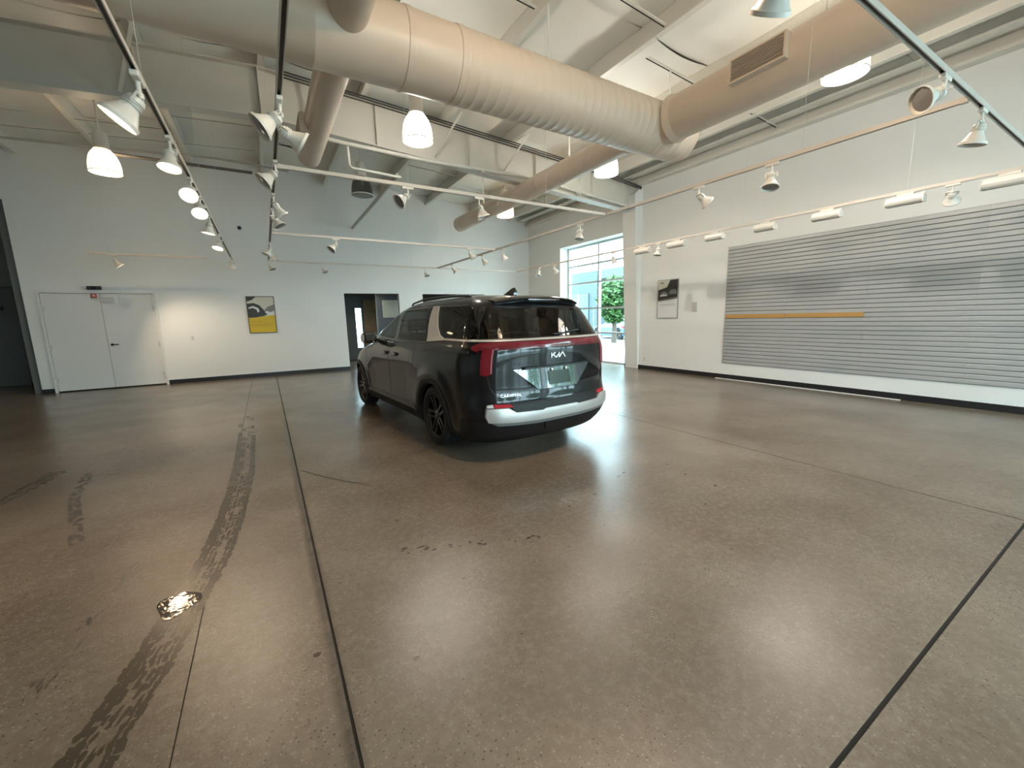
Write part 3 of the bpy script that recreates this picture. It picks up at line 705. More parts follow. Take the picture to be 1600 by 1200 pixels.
t = thing('accent_strip', 'flat orange-tan strip across the two left slatted panels', 'strip', (RW-0.026, 4.23, 1.375))
Rel(t).box((RW-0.040, 2.98, 1.375), (RW-0.027, 4.232, 1.455)).build('board', mat('orange_tan_laminate', (0.48, 0.27, 0.09), 0.35, var=0.1, scale=4), bevel=0.002)
Rel(t).box((RW-0.040, 4.238, 1.375), (RW-0.027, 5.47, 1.455)).build('board', mat('orange_tan_laminate', (0.48, 0.27, 0.09), 0.35, var=0.1, scale=4), bevel=0.002)
tag(MB().box((0, -1.63, 0), (0.03, 1.63, 0.012)).build('floor_strip', mat('white_strip', (0.75, 0.75, 0.74), 0.4), bevel=0.002), 'thin white strip lying on floor along the right baseboard', 'strip')
bpy.data.objects['floor_strip'].location = (RW-0.075, 3.98, 0.0)

# ---- posters
def poster(label, base, pts):
    """pts(a, b, depth) -> local xyz, a across 0..1, b up 0..1"""
    t = thing('framed_poster', label, 'poster', base)
    def P(name, poly, d0, d1, m, par=None): return MB().prism(poly, pts, d0, d1).build(name, m, par or t)
    P('backing', [(0, 0), (1, 0), (1, 1), (0, 1)], 0.0, 0.012, DARKM)
    return t, P
def fr(t, P, m, w=0.025, h=0.017):
    for poly in ([(0, 0), (1, 0), (1, h), (0, h)], [(0, 1-h), (1, 1-h), (1, 1), (0, 1)], [(0, h), (w, h), (w, 1-h), (0, 1-h)], [(1-w, h), (1, h), (1, 1-h), (1-w, 1-h)]):
        P('frame', poly, 0.012, 0.022, m)
pw, ph = 0.67, 1.01
t, P = poster('yellow and dark framed car poster on the white back wall', (-0.38, BW, 1.23), lambda a, b, d: (a*pw, -d, b*ph))
fr(t, P, mat('poster_frame_dark', (0.07, 0.06, 0.05), 0.4))
YEL = mat('poster_yellow', (0.62, 0.43, 0.02), 0.45); DK = mat('poster_dark', (0.03, 0.028, 0.026), 0.4); PALE = mat('poster_pale', (0.62, 0.58, 0.47), 0.45)
MID = mat('poster_grey', (0.20, 0.19, 0.17), 0.4); WHI = mat('poster_white', (0.7, 0.7, 0.7), 0.4)
P('print', [(0.025, 0.017), (0.975, 0.017), (0.975, 0.49), (0.60, 0.46), (0.3, 0.43), (0.025, 0.42)], 0.012, 0.0135, YEL)
P('print', [(0.025, 0.42), (0.3, 0.43), (0.60, 0.46), (0.975, 0.49), (0.975, 0.983), (0.025, 0.983)], 0.012, 0.0133, PALE)
P('print', [(0.025, 0.42), (0.3, 0.43), (0.60, 0.47), (0.72, 0.52), (0.6, 0.62), (0.45, 0.76), (0.25, 0.82), (0.025, 0.8)], 0.0133, 0.0138, DK)
P('print', [(0.025, 0.86), (0.2, 0.9), (0.35, 0.983), (0.025, 0.983)], 0.0133, 0.0138, DK)
P('print', [(0.06, 0.70), (0.22, 0.74), (0.40, 0.68), (0.44, 0.60), (0.36, 0.56), (0.34, 0.64), (0.2, 0.69), (0.06, 0.66)], 0.0138, 0.0142, WHI)
P('print', [(0.6, 0.62), (0.75, 0.72), (0.975, 0.78), (0.975, 0.62), (0.8, 0.56)], 0.0133, 0.0138, MID)
P('print', [(0.62, 0.57), (0.72, 0.60), (0.85, 0.56), (0.975, 0.55), (0.975, 0.49), (0.72, 0.50)], 0.0138, 0.0142, WHI)
for b, a1 in ((0.31, 0.5), (0.25, 0.86), (0.22, 0.8), (0.19, 0.84)):
    P('print', [(0.1, b), (a1, b), (a1, b+0.010), (0.1, b+0.010)], 0.0135, 0.014, mat('poster_text', (0.35, 0.22, 0.02), 0.45))
pw2, ph2 = 0.63, 0.98
t, P = poster('black and white framed car poster between window and slatted wall', (RW, 7.38, 1.39), lambda a, b, d: (-d, -a*pw2, b*ph2))
fr(t, P, mat('poster_frame_silver', (0.45, 0.45, 0.46), 0.35, metal=0.6))
P('print', [(0.025, 0.017), (0.975, 0.017), (0.975, 0.983), (0.025, 0.983)], 0.012, 0.0130, WHI)
P('print', [(0.03, 0.48), (0.97, 0.55), (0.97, 0.98), (0.6, 0.98), (0.45, 0.80), (0.03, 0.74)], 0.0130, 0.0135, DK)
P('print', [(0.03, 0.74), (0.45, 0.80), (0.6, 0.98), (0.03, 0.98)], 0.0130, 0.0134, PALE)
P('print', [(0.10, 0.60), (0.2, 0.68), (0.38, 0.70), (0.5, 0.64), (0.5, 0.58), (0.12, 0.56)], 0.0135, 0.014, MID)
P('print', [(0.55, 0.66), (0.64, 0.74), (0.85, 0.74), (0.93, 0.67), (0.9, 0.62), (0.58, 0.62)], 0.0135, 0.014, MID)
P('print', [(0.12, 0.60), (0.3, 0.63), (0.48, 0.60), (0.48, 0.585), (0.14, 0.575)], 0.014, 0.0144, WHI)
P('print', [(0.03, 0.44), (0.97, 0.50), (0.97, 0.55), (0.03, 0.48)], 0.0130, 0.0135, MID)
P('print', [(0.12, 0.90), (0.3, 0.90), (0.3, 0.935), (0.12, 0.935)], 0.0134, 0.014, MID)
for b in (0.36, 0.33):
    P('print', [(0.12, b), (0.88, b), (0.88, b+0.007), (0.12, b+0.007)], 0.0130, 0.0135, MID)
t = thing('switch_plate', 'small pale grey wall plate right of the black and white poster', 'wall plate', (RW, 6.28, 1.55))
MB().box((-0.02, -0.06, 0), (0, 0.06, 0.22)).build('plate', mat('pale_grey_plate', (0.52, 0.52, 0.50), 0.5), t, bevel=0.005)
MB().box((-0.03, -0.02, 0.09), (-0.02, 0.02, 0.13)).build('knob', mat('pale_grey_plate', (0.52, 0.52, 0.50), 0.5), t)

# ================================================================ CARS
def pchip(xs, ys):
    """monotone cubic interpolation"""
    x = np.array(xs, float); y = np.array(ys, float); h = np.diff(x); dl = np.diff(y)/h
    d = np.zeros_like(y)
    for i in range(1, len(x)-1):
        if dl[i-1]*dl[i] > 0:
            w1, w2 = 2*h[i]+h[i-1], h[i]+2*h[i-1]; d[i] = (w1+w2)/(w1/dl[i-1]+w2/dl[i])
    d[0], d[-1] = dl[0], dl[-1]
    def f(q):
        q = min(max(q, x[0]), x[-1]); i = min(int(np.searchsorted(x, q, 'right'))-1, len(x)-2)
        t = (q-x[i])/h[i]
        return float((1+2*t)*(1-t)**2*y[i] + t*(1-t)**2*h[i]*d[i] + t*t*(3-2*t)*y[i+1] + t*t*(t-1)*h[i]*d[i+1])
    return f

class Shape:
    """car body as a stack of plan outlines; u forward from the tail, v to the left, z up"""
    NR, NF = 2.8, 2.4
    def __init__(s, w, ur, uf, lr, lf, axles, ztop):
        s.w, s.ur, s.uf = pchip(*zip(*w)), pchip(*zip(*ur)), pchip(*zip(*uf))
        s._lr, s._lf = pchip(*zip(*lr)), pchip(*zip(*lf)); s.ax = axles; s.ztop = ztop
    def lr(s, z): return min(s._lr(z), 0.46*(s.uf(z)-s.ur(z)))
    def lf(s, z): return min(s._lf(z), 0.50*(s.uf(z)-s.ur(z)))
    def dv(s, u, z):
        """side sculpting: hollow in the lower doors, swell over the wheels"""
        a, b = s.ax; k = 0.0
        if 0.3 < z < 0.95:
            hol = math.sin(PI*(z-0.3)/0.65)
            if a+0.5 < u < b-0.5: k -= 0.022*hol*min(1, (u-a-0.5)/0.35, (b-0.5-u)/0.35)
        for c in s.ax:
            r = math.hypot(u-c, z-0.36)
            if 0.36 < r < 0.62: k += 0.014*math.sin(PI*(r-0.36)/0.26)
        return k
    def half(s, u, z):
        w = s.w(z); ur, uf, lr, lf = s.ur(z), s.uf(z), s.lr(z), s.lf(z)
        if u < ur+lr:
            q = max(0, min(1, (u-ur)/lr)); v = w*(max(0, 1-(1-q)**s.NR))**(1/s.NR)
        elif u > uf-lf:
            q = max(0, min(1, (uf-u)/lf)); v = w*(max(0, 1-(1-q)**s.NF))**(1/s.NF)
        else: v = w
        return v + (s.dv(u, z) if v > 0.75*w else 0)
    def rear_u(s, v, z):
        w = s.w(z); q = min(1, abs(v)/w)
        return s.ur(z) + s.lr(z)*(1-(max(0, 1-q**s.NR))**(1/s.NR))
    def front_u(s, v, z):
        w = s.w(z); q = min(1, abs(v)/w)
        return s.uf(z) - s.lf(z)*(1-(max(0, 1-q**s.NF))**(1/s.NF))
    def ring(s, z, nr=14, ns=64, nf=14):
        w, ur, uf, lr, lf = s.w(z), s.ur(z), s.uf(z), s.lr(z), s.lf(z); pts = []
        for i in range(nr):
            th = PI/2*i/nr; pts.append((ur+lr*(1-math.cos(th)**(2/s.NR)), w*math.sin(th)**(2/s.NR)))
        a, b = ur+lr, uf-lf
        for i in range(ns): pts.append((a+(b-a)*i/ns, w))
        for i in range(nf+1):
            th = PI/2*(1-i/nf); pts.append((uf-lf*(1-math.cos(th)**(2/s.NF)) if th < PI/2 else b, w*math.sin(th)**(2/s.NF) if th > 1e-6 else 0.0))
        return [(u, v + (s.dv(u, z) if v > 0.75*w else 0)) for u, v in pts]
    def band(s, qs, zlo, zhi, off, nz=3):
        """grid strip round the tail; q in -1..1 is the rear corner angle, beyond that metres forward"""
        m = MB(); rows = []
        for q in qs:
            a0, a1 = zlo(q), zhi(q); row = []
            for j in range(nz+1):
                z = a0+(a1-a0)*j/nz; sg = 1 if q >= 0 else -1; k = abs(q)
                def pt(k):
                    if k <= 1:
                        th = PI/2*k; v = s.w(z)*math.sin(th)**(2/s.NR); u = s.ur(z)+s.lr(z)*(1-math.cos(th)**(2/s.NR))
                    else:
                        u = s.ur(z)+s.lr(z)+(k-1); v = s.half(u, z)
                    return Vector((u, v))
                p = pt(k); e = 0.02; t = pt(k+e)-pt(max(k-e, 0)); nrm = Vector((-t.y, t.x)).normalized()
                o = p + nrm*off; i_ = p - nrm*0.012
                row.append(((o.x, sg*o.y, z), (i_.x, sg*i_.y, z)))
            rows.append(row)
        n = nz+1
        vs = [c[0] for r in rows for c in r] + [c[1] for r in rows for c in r]; N = len(rows)*n; fs = []
        for i in range(len(rows)-1):
            for j in range(nz): fs.append((i*n+j, (i+1)*n+j, (i+1)*n+j+1, i*n+j+1))
            fs.append((i*n, N+i*n, N+(i+1)*n, (i+1)*n)); fs.append((i*n+nz, (i+1)*n+nz, N+(i+1)*n+nz, N+i*n+nz))
        for i in (0, len(rows)-1):
            for j in range(nz): fs.append((i*n+j, i*n+j+1, N+i*n+j+1, N+i*n+j))
        return m.add(vs, fs)

def in_poly(p, poly):
    x, y = p; c = False; j = len(poly)-1
    for i in range(len(poly)):
        if (poly[i][1] > y) != (poly[j][1] > y) and x < (poly[j][0]-poly[i][0])*(y-poly[i][1])/(poly[j][1]-poly[i][1])+poly[i][0]: c = not c
        j = i
    return c
def shrink(poly, d):
    cx = sum(p[0] for p in poly)/len(poly); cy = sum(p[1] for p in poly)/len(poly); out = []
    for x, y in poly:
        l = math.hypot(x-cx, y-cy); k = max(0, (l-d*1.4)/l); out.append((cx+(x-cx)*k, cy+(y-cy)*k))
    return out

def patch(poly, fn, off, step=0.06, depth=0.012):
    """polygon in a flat plan, cut into small cells and laid on a curved surface by fn(a, b, off)"""
    bm = bmesh.new()
    f = bm.faces.new([bm.verts.new((a, b, 0)) for a, b in poly])
    for ax in (0, 1):
        lo = min(p[ax] for p in poly); hi = max(p[ax] for p in poly); k = lo+step
        while k < hi-0.005:
            nrm = (1, 0, 0) if ax == 0 else (0, 1, 0)
            bmesh.ops.bisect_plane(bm, geom=bm.verts[:]+bm.edges[:]+bm.faces[:], plane_co=(k, 0, 0) if ax == 0 else (0, k, 0), plane_no=nrm)
            k += step
    bm.verts.ensure_lookup_table(); bm.verts.index_update()
    n = len(bm.verts); vs = [fn(v.co.x, v.co.y, off) for v in bm.verts] + [fn(v.co.x, v.co.y, -depth) for v in bm.verts]
    fs = [tuple(v.index for v in f.verts) for f in bm.faces]
    for e in bm.edges:
        if len(e.link_faces) == 1: a, b = e.verts[0].index, e.verts[1].index; fs.append((a, b, n+b, n+a))
    bm.free()
    return MB().add(vs, fs)

def car_body(S, holes_side, holes_rear, holes_front, zs, arch_r, name, paint, parent):
    rings = [S.ring(z) for z in zs]; k = len(rings[0]); m = MB(); vs = []
    full = lambda r: r + [(u, -v) for u, v in reversed(r[1:-1])]
    for z, r in zip(zs, rings): vs += [(u, v, z) for u, v in full(r)]
    n = 2*k-2; fs = []
    for i in range(len(zs)-1):
        for j in range(n): j2 = (j+1) % n; fs.append((i*n+j, i*n+j2, (i+1)*n+j2, (i+1)*n+j))
    fs.append(tuple(range(n))); fs.append(tuple((len(zs)-1)*n+j for j in range(n)))
    body = m.add(vs, fs).build(name, paint, parent)
    cut = MB()
    for c in S.ax:
        for sg in (1, -1): cut.lathe([(arch_r, 0), (arch_r, 0.55)], 48, (c, sg*0.66, 0.36), (0, sg, 0), True, True)
    co = cut.build('cutter', None, parent)
    md = body.modifiers.new('b', 'BOOLEAN'); md.object = co; md.operation = 'DIFFERENCE'; md.solver = 'EXACT'
    bpy.context.view_layer.update()
    dg = bpy.context.evaluated_depsgraph_get()
    me = bpy.data.meshes.new_from_object(body.evaluated_get(dg))
    body.modifiers.clear(); body.data = me; bpy.data.objects.remove(co, do_unlink=True)
    bm = bmesh.new(); bm.from_mesh(me)
    dead = []
    for f in bm.faces:
        c = f.calc_center_median()
        if c.z < 1.0: continue
        if any(in_poly((c.x, c.z), h) for h in holes_side) and abs(c.y) > 0.5*S.w(c.z) and abs(f.normal.y) > 0.45: dead.append(f)
        elif c.x < 0.9 and any(in_poly((c.y, c.z), h) for h in holes_rear): dead.append(f)
        elif c.x > 2.2 and any(in_poly((c.y, c.z), h) for h in holes_front) and f.normal.x > 0.25: dead.append(f)
    bmesh.ops.delete(bm, geom=dead, context='FACES')
    for f in bm.faces: f.smooth = True
    for e in bm.edges: e.smooth = not (len(e.link_faces) == 2 and e.calc_face_angle(0) > math.radians(35))
    bm.to_mesh(me); bm.free()
    if not len(me.materials): me.materials.append(paint)
    return body

def arch_trim(S, c, sg, m, parent, r0, r1):
    b = MB(); vs = []; fs = []; n = 40
    for i in range(n+1):
        a = math.radians(-22+224*i/n)
        for r, off in ((r0-0.02, -0.03), (r0, 0.014), (r1-0.01, 0.014), (r1, -0.004)):
            u, z = c+r*math.cos(a), 0.36+r*math.sin(a); vs.append((u, sg*(S.half(u, max(z, 0.21))+off), z))
    for i in range(n):
        for j in range(3): fs.append((i*4+j, i*4+j+1, (i+1)*4+j+1, (i+1)*4+j))
    return b.add(vs, fs).build('wheel_arch_trim', m, parent, smooth=50)

WHEEL_MESH = {}
def wheel_meshes():
    if WHEEL_MESH: return WHEEL_MESH
    R, W = 0.36, 0.235
    tp = [(0.245, 0.09), (0.262, 0.112), (0.300, 0.120), (0.335, 0.113), (0.352, 0.098), (0.360, 0.075)]
    grooves = []
    for gx in (0.05, 0.0, -0.05): grooves += [(0.360, gx+0.008), (0.350, gx+0.005), (0.350, gx-0.005), (0.360, gx-0.008)]
    tp = tp + grooves + [(r, -h) for r, h in reversed(tp)]
    WHEEL_MESH['tire'] = MB().lathe(tp, 56, axis=(0, 1, 0)).mesh('tire', smooth=35)
    WHEEL_MESH['rim'] = MB().lathe([(0.252, 0.100), (0.245, 0.108), (0.238, 0.100), (0.228, 0.07), (0.215, 0.0), (0.225, -0.09), (0.25, -0.1)], 48, axis=(0, 1, 0)).mesh('rim', smooth=40)
    WHEEL_MESH['brake_disc'] = MB().lathe([(0.06, 0.0), (0.165, 0.0), (0.165, -0.02), (0.06, -0.02)], 36, axis=(0, 1, 0)).mesh('brake_disc', smooth=30)
    WHEEL_MESH['hub'] = MB().lathe([(0.07, 0.055), (0.066, 0.075), (0.035, 0.085), (0.033, 0.09), (0.001, 0.091)], 24, axis=(0, 1, 0), cap0=True).mesh('hub', smooth=40)
    sp = MB()
    for s in (-1, 1):
        sp.add([(s*0.012, 0.045, 0.05), (s*0.05, 0.045, 0.045), (s*0.058, 0.072, 0.235), (s*0.020, 0.072, 0.238), (s*0.016, 0.078, 0.05), (s*0.042, 0.078, 0.045), (s*0.052, 0.098, 0.235), (s*0.026, 0.098, 0.238)],
               [(0, 1, 2, 3), (7, 6, 5, 4), (0, 4, 5, 1), (1, 5, 6, 2), (2, 6, 7, 3), (3, 7, 4, 0)])
    WHEEL_MESH['spoke'] = sp.mesh('spoke')
    return WHEEL_MESH
TIRE = mat('tire_rubber', (0.013, 0.012, 0.012), 0.7, bump=0.2, bscale=90)
RIMM = mat('gloss_black_alloy', (0.022, 0.021, 0.021), 0.22, metal=0.4, coat=0.4)
DISCM = mat('brake_steel', (0.20, 0.19, 0.18), 0.35, metal=0.9)
def wheel(parent, u, sg, y=0.855, rimm=None):
    W = wheel_meshes(); rm = rimm or RIMM
    t = link('wheel', W['tire'], TIRE, parent); t.location = (u, sg*y, 0.36); t.rotation_euler = (0, 0, 0 if sg > 0 else PI)
    link('rim', W['rim'], rm, t); link('brake_disc', W['brake_disc'], DISCM, t); link('hub', W['hub'], rm, t)
    for i in range(5):
        o = link('spoke', W['spoke'], rm, t); o.rotation_euler = (0, 2*PI*i/5+0.3, 0)
    return t

def text_mesh(body, size, thick):
    cu = bpy.data.curves.new('letters', 'FONT'); cu.body = body; cu.size = size; cu.extrude = 0.0; cu.align_x = 'CENTER'; cu.space_character = 1.15
    o = bpy.data.objects.new('letters', cu); COL.objects.link(o); bpy.context.view_layer.update()
    me = bpy.data.meshes.new_from_object(o.evaluated_get(bpy.context.evaluated_depsgraph_get()))
    bpy.data.objects.remove(o, do_unlink=True)
    vs = [(v.co.x, v.co.y) for v in me.vertices]; fs = [tuple(p.vertices) for p in me.polygons]
    bpy.data.meshes.remove(me)
    return vs, fs

# ---------------------------------------------------------------- the minivan
PAINT = mat('dark_graphite_paint', (0.006, 0.0056, 0.006), 0.30, metal=0.1, spec=0.10, coat=0.75, var=0.03)
GLOSSB = mat('gloss_black_panel', (0.006, 0.006, 0.007), 0.10, coat=0.8)
CLAD = mat('dark_grey_cladding', (0.010, 0.0095, 0.0095), 0.5, spec=0.3)
SATIN = mat('satin_silver_trim', (0.56, 0.54, 0.52), 0.33, metal=0.55)
TAILR = mat('red_tail_lens', (0.14, 0.003, 0.010), 0.10, coat=1.0)
TAILD = mat('dark_red_lens', (0.09, 0.003, 0.008), 0.12, coat=1.0)
REFR = mat('red_reflector', (0.35, 0.01, 0.02), 0.2)
TINT = glass_mat('privacy_glass', (0.10, 0.105, 0.105), ior=1.5)
TINTL = glass_mat('light_tinted_glass', (0.50, 0.54, 0.52), ior=1.5)
SEATM = mat('dark_seat_fabric', (0.035, 0.033, 0.032), 0.7)
LETTER = mat('pale_chrome_letter', (0.8, 0.8, 0.78), 0.25, metal=0.6)

van = Shape(
    w=[(0.20, 0.90), (0.30, 0.955), (0.45, 0.98), (0.70, 0.99), (0.95, 0.985), (1.10, 0.97), (1.20, 0.94), (1.27, 0.905), (1.45, 0.835), (1.60, 0.755), (1.68, 0.69), (1.73, 0.61), (1.765, 0.49), (1.785, 0.33), (1.795, 0.10)],
    ur=[(0.20, 0.16), (0.30, 0.08), (0.42, 0.015), (0.50, 0.0), (0.60, 0.01), (0.66, 0.035), (0.80, 0.05), (1.00, 0.045), (1.15, 0.04), (1.26, 0.06), (1.30, 0.09), (1.45, 0.19), (1.60, 0.29), (1.67, 0.35), (1.71, 0.44), (1.75, 0.66), (1.775, 1.0), (1.79, 1.55), (1.795, 1.8)],
    uf=[(0.20, 4.95), (0.30, 5.08), (0.50, 5.15), (0.70, 5.14), (0.85, 5.06), (0.95, 4.93), (1.02, 4.72), (1.08, 4.42), (1.12, 4.20), (1.16, 4.08), (1.30, 3.84), (1.50, 3.42), (1.62, 3.14), (1.69, 2.92), (1.74, 2.68), (1.77, 2.45), (1.79, 2.15), (1.795, 2.05)],
    lr=[(0.2, 0.46), (1.2, 0.46), (1.35, 0.42), (1.7, 0.32)], lf=[(0.2, 0.95), (0.9, 1.0), (1.1, 0.9), (1.3, 0.75), (1.7, 0.7)], axles=(1.17, 4.27), ztop=1.795)
CAR_A = math.radians(4.2)
car = thing('car', 'dark grey minivan parked on the showroom floor, seen from behind', 'car', (2.68, 3.46, 0.0), PI/2+CAR_A)
# car space: +x = forward (u), +y = left (v)
fr_door = [(3.42, 1.30), (3.30, 1.40), (3.02, 1.57), (2.88, 1.62), (2.60, 1.63), (2.50, 1.235), (3.36, 1.265)]
rr_door = [(2.48, 1.63), (1.60, 1.64), (1.40, 1.24), (2.38, 1.23)]
quarter = [(1.36, 1.645), (0.62, 1.63), (0.52, 1.60), (0.32, 1.36), (0.30, 1.305), (0.36, 1.290), (0.98, 1.290), (1.06, 1.325), (1.18, 1.44)]
fin = [(1.57, 1.66), (1.40, 1.66), (1.17, 1.40), (1.06, 1.315), (0.95, 1.29), (0.95, 1.265), (1.37, 1.238)]
rearw = [(-0.83, 1.30), (0.83, 1.30), (0.77, 1.44), (0.66, 1.60), (-0.66, 1.60), (-0.77, 1.44)]
wind = [(-0.80, 1.19), (0.80, 1.19), (0.60, 1.66), (-0.60, 1.66)]
zs = sorted(set([round(z, 4) for z in list(np.arange(0.20, 1.10, 0.04)) + list(np.arange(1.10, 1.66, 0.022)) + [1.665, 1.68, 1.695, 1.71, 1.725, 1.74, 1.75, 1.76, 1.77, 1.778, 1.785, 1.79, 1.795]]))
body = car_body(van, [shrink(p, 0.045) for p in (fr_door, rr_door, quarter)], [shrink(rearw, 0.04)], [shrink(wind, 0.05)], zs, 0.405, 'body', PAINT, car)
def on_side(sg): return lambda u, z, off: (u, sg*(van.half(u, z)+off), z)
def on_rear(v, z, off): return (van.rear_u(v, z)-off, v, z)
def on_front(v, z, off): return (van.front_u(v, z)+off, v, z)
def pb(name, poly, fn, off, m, parent=car, step=0.06, smooth=40): return patch(poly, fn, off, step).build(name, m, parent, smooth=smooth)
for sg in (1, -1):
    S_ = on_side(sg)
    pb('front_door_window', fr_door, S_, 0.004, TINTL)
    pb('rear_door_window', rr_door, S_, 0.004, TINT)
    pb('quarter_window', quarter, S_, 0.004, TINT)
    pb('window_pillar', [(2.61, 1.635), (2.47, 1.635), (2.37, 1.225), (2.51, 1.225)], S_, 0.006, GLOSSB)
    pb('pillar_fin', fin, S_, 0.010, SATIN)
    pb('window_surround', [(3.45, 1.255), (3.45, 1.275), (2.5, 1.235), (1.37, 1.238), (1.37, 1.218), (2.5, 1.212)], S_, 0.006, GLOSSB)
    pb('roof_side_strip', [(3.02, 1.60), (2.86, 1.64), (1.5, 1.665), (0.62, 1.65), (0.62, 1.632), (1.5, 1.645), (2.86, 1.622), (3.0, 1.585)], S_, 0.007, GLOSSB)
    pb('slide_rail', [(0.34, 1.175), (1.36, 1.155), (1.36, 1.13), (0.34, 1.15)], S_, 0.005, BLACKP)
    for u0 in (2.30, 2.70):
        h = pb('door_handle', [(u0, 1.035), (u0+0.03, 1.02), (u0+0.17, 1.02), (u0+0.20, 1.035), (u0+0.17, 1.055), (u0+0.03, 1.055)], S_, 0.032, PAINT)
        pb('handle_recess', [(u0-0.02, 1.02), (u0+0.22, 1.02), (u0+0.2, 1.00), (u0, 1.00)], S_, 0.003, BLACKP, h)
    # panel gaps
    gap = lambda pl: pb('panel_gap', pl, S_, 0.0015, BLACKP)
    gap([(2.66, 1.22), (2.668, 1.22), (2.70, 0.42), (2.692, 0.42)]); gap([(1.645, 1.22), (1.653, 1.22), (1.80, 0.75), (1.792, 0.75)])
    gap([(3.80, 1.10), (3.808, 1.10), (3.70, 0.42), (3.692, 0.42)])
    pb('sill_cladding', [(1.62, 0.215), (3.82, 0.215), (3.80, 0.335), (1.66, 0.335)], S_, 0.012, CLAD)
    pb('sill_strip', [(1.70, 0.345), (3.78, 0.345), (3.74, 0.40), (1.74, 0.40)], S_, 0.018, mat('grey_sill', (0.16, 0.15, 0.145), 0.4))
    for c in van.ax: arch_trim(van, c, sg, CLAD, car, 0.405, 0.465)
    # mirror
    mb = MB()
    mp = [(3.28, 1.16), (3.12, 1.16), (3.06, 1.21), (3.07, 1.30), (3.14, 1.335), (3.26, 1.32), (3.34, 1.25)]
    mb.prism(mp, lambda a, b, t_: (a, sg*t_, b), 1.0, 1.19)
    mir = mb.build('mirror', GLOSSB, car, bevel=0.025)
    MB().obox((3.26, sg*0.90, 1.19), (3.22, sg*1.02, 1.21), 0.09, 0.04).build('mirror_arm', BLACKP, mir)
    MB().prism([(3.072, 1.18), (3.063, 1.21), (3.072, 1.30), (3.08, 1.315)], lambda a, b, t_: (a-0.012, sg*t_, b), 1.02, 1.17).build('mirror_glass', mat('mirror_silver', (0.5, 0.5, 0.5), 0.05, metal=1), mir)
    # roof rail
    pts = [(0.85, sg*0.55, 1.735), (0.95, sg*0.56, 1.76), (1.6, sg*0.565, 1.782), (2.2, sg*0.565, 1.778), (2.65, sg*0.55, 1.735), (2.72, sg*0.54, 1.71)]
    MB().tube(pts, 0.014, 8).build('roof_rail', BLACKP, car, smooth=50)
    # headlamp (front)
    pb('headlight', [(4.62, 0.93), (5.00, 0.84), (5.02, 0.66), (4.84, 0.72)], S_, 0.006, mat('headlamp_lens', (0.35, 0.35, 0.36), 0.1, coat=1))
pb('windshield', wind, on_front, 0.004, TINTL)
rw = pb('rear_window', rearw, on_rear, 0.004, TINT)
MB().obox((van.rear_u(0.02, 1.32)-0.02, 0.02, 1.315), (van.rear_u(-0.38, 1.36)-0.02, -0.38, 1.35), 0.025, 0.014).build('wiper', BLACKP, rw)
# black upper glass surround at the tail corners
for sg in (1, -1):
    pb('rear_corner_panel', [(sg*0.835, 1.295), (sg*0.895, 1.295), (sg*0.835, 1.44), (sg*0.73, 1.62), (sg*0.66, 1.62), (sg*0.775, 1.44)], on_rear, 0.006, GLOSSB, step=0.03)
# spoiler
sp = MB(); prof = [(0.64, 1.757), (0.42, 1.742), (0.27, 1.720), (0.255, 1.705), (0.27, 1.690), (0.36, 1.63), (0.52, 1.64)]
vs = []; fs = []; NV = 24
for i in range(NV+1):
    v = -0.59+1.18*i/NV; k = (v/0.59)**2
    for u, z in prof: vs.append((u+0.10*k**1.6, v, z-0.035*k-0.01*k*k))
q = len(prof)
for i in range(NV):
    for j in range(q): fs.append((i*q+j, i*q+(j+1) % q, (i+1)*q+(j+1) % q, (i+1)*q+j))
fs += [tuple(range(q)), tuple(NV*q+j for j in range(q))]
spo = sp.add(vs, fs).build('spoiler', GLOSSB, car, smooth=40)
MB().box((0.262, -0.22, 1.684), (0.28, 0.22, 1.694)).build('high_brake_light', TAILD, spo)
# shark fin antenna
af = MB()
fin_p = [(1.05, 1.765), (0.80, 1.760), (0.795, 1.80), (0.82, 1.855), (0.86, 1.85), (0.98, 1.795)]
n_ = len(fin_p); vs = [(u, s_*0.035*(1-(z-1.76)/0.12), z) for s_ in (1, -1) for u, z in fin_p]
af.add(vs, [tuple(range(n_)), tuple(reversed(range(n_, 2*n_)))] + [(i, (i+1) % n_, n_+(i+1) % n_, n_+i) for i in range(n_)]).build('antenna', GLOSSB, car, smooth=60)
# chrome line across the tail, onto the sides up to the silver fin
qs = [i/20 for i in range(-20, 21)]
qs = [-(1+0.08*i) for i in range(9, 0, -1)] + qs + [1+0.08*i for i in range(1, 10)]
van.band(qs, lambda q: 1.267, lambda q: 1.287, 0.009, 1).build('chrome_line', SATIN, car, smooth=60)
# light bar and lamp legs
qb = [0.70*i/24 for i in range(-24, 25)]
van.band(qb, lambda q: 1.185, lambda q: 1.258, 0.012, 3).build('light_bar', TAILR, car, smooth=50)
van.band(qb, lambda q: 1.2, lambda q: 1.212, 0.0145, 1).build('light_bar_line', TAILD, car, smooth=50)
for sg in (1, -1):
    ext = [sg*k for k in (0.70, 0.72, 0.75, 0.78, 0.81)]
    van.band(ext, lambda q: 1.165+0.25*(abs(q)-0.7), lambda q: 1.255-0.3*(abs(q)-0.7), 0.012, 2).build('tail_light_tip', TAILR, car, smooth=50)
    leg = van.band([sg*k for k in (0.525, 0.55, 0.575, 0.60, 0.625, 0.65)], lambda q: 0.925+0.25*abs(0.585-abs(q)), lambda q: 1.19, 0.013, 6).build('tail_light', TAILR, car, smooth=50)
    van.band([sg*k for k in (0.515, 0.53)], lambda q: 0.95, lambda q: 1.19, 0.016, 6).build('lamp_edge', mat('pink_lens_edge', (0.35, 0.12, 0.15), 0.2), leg, smooth=50)
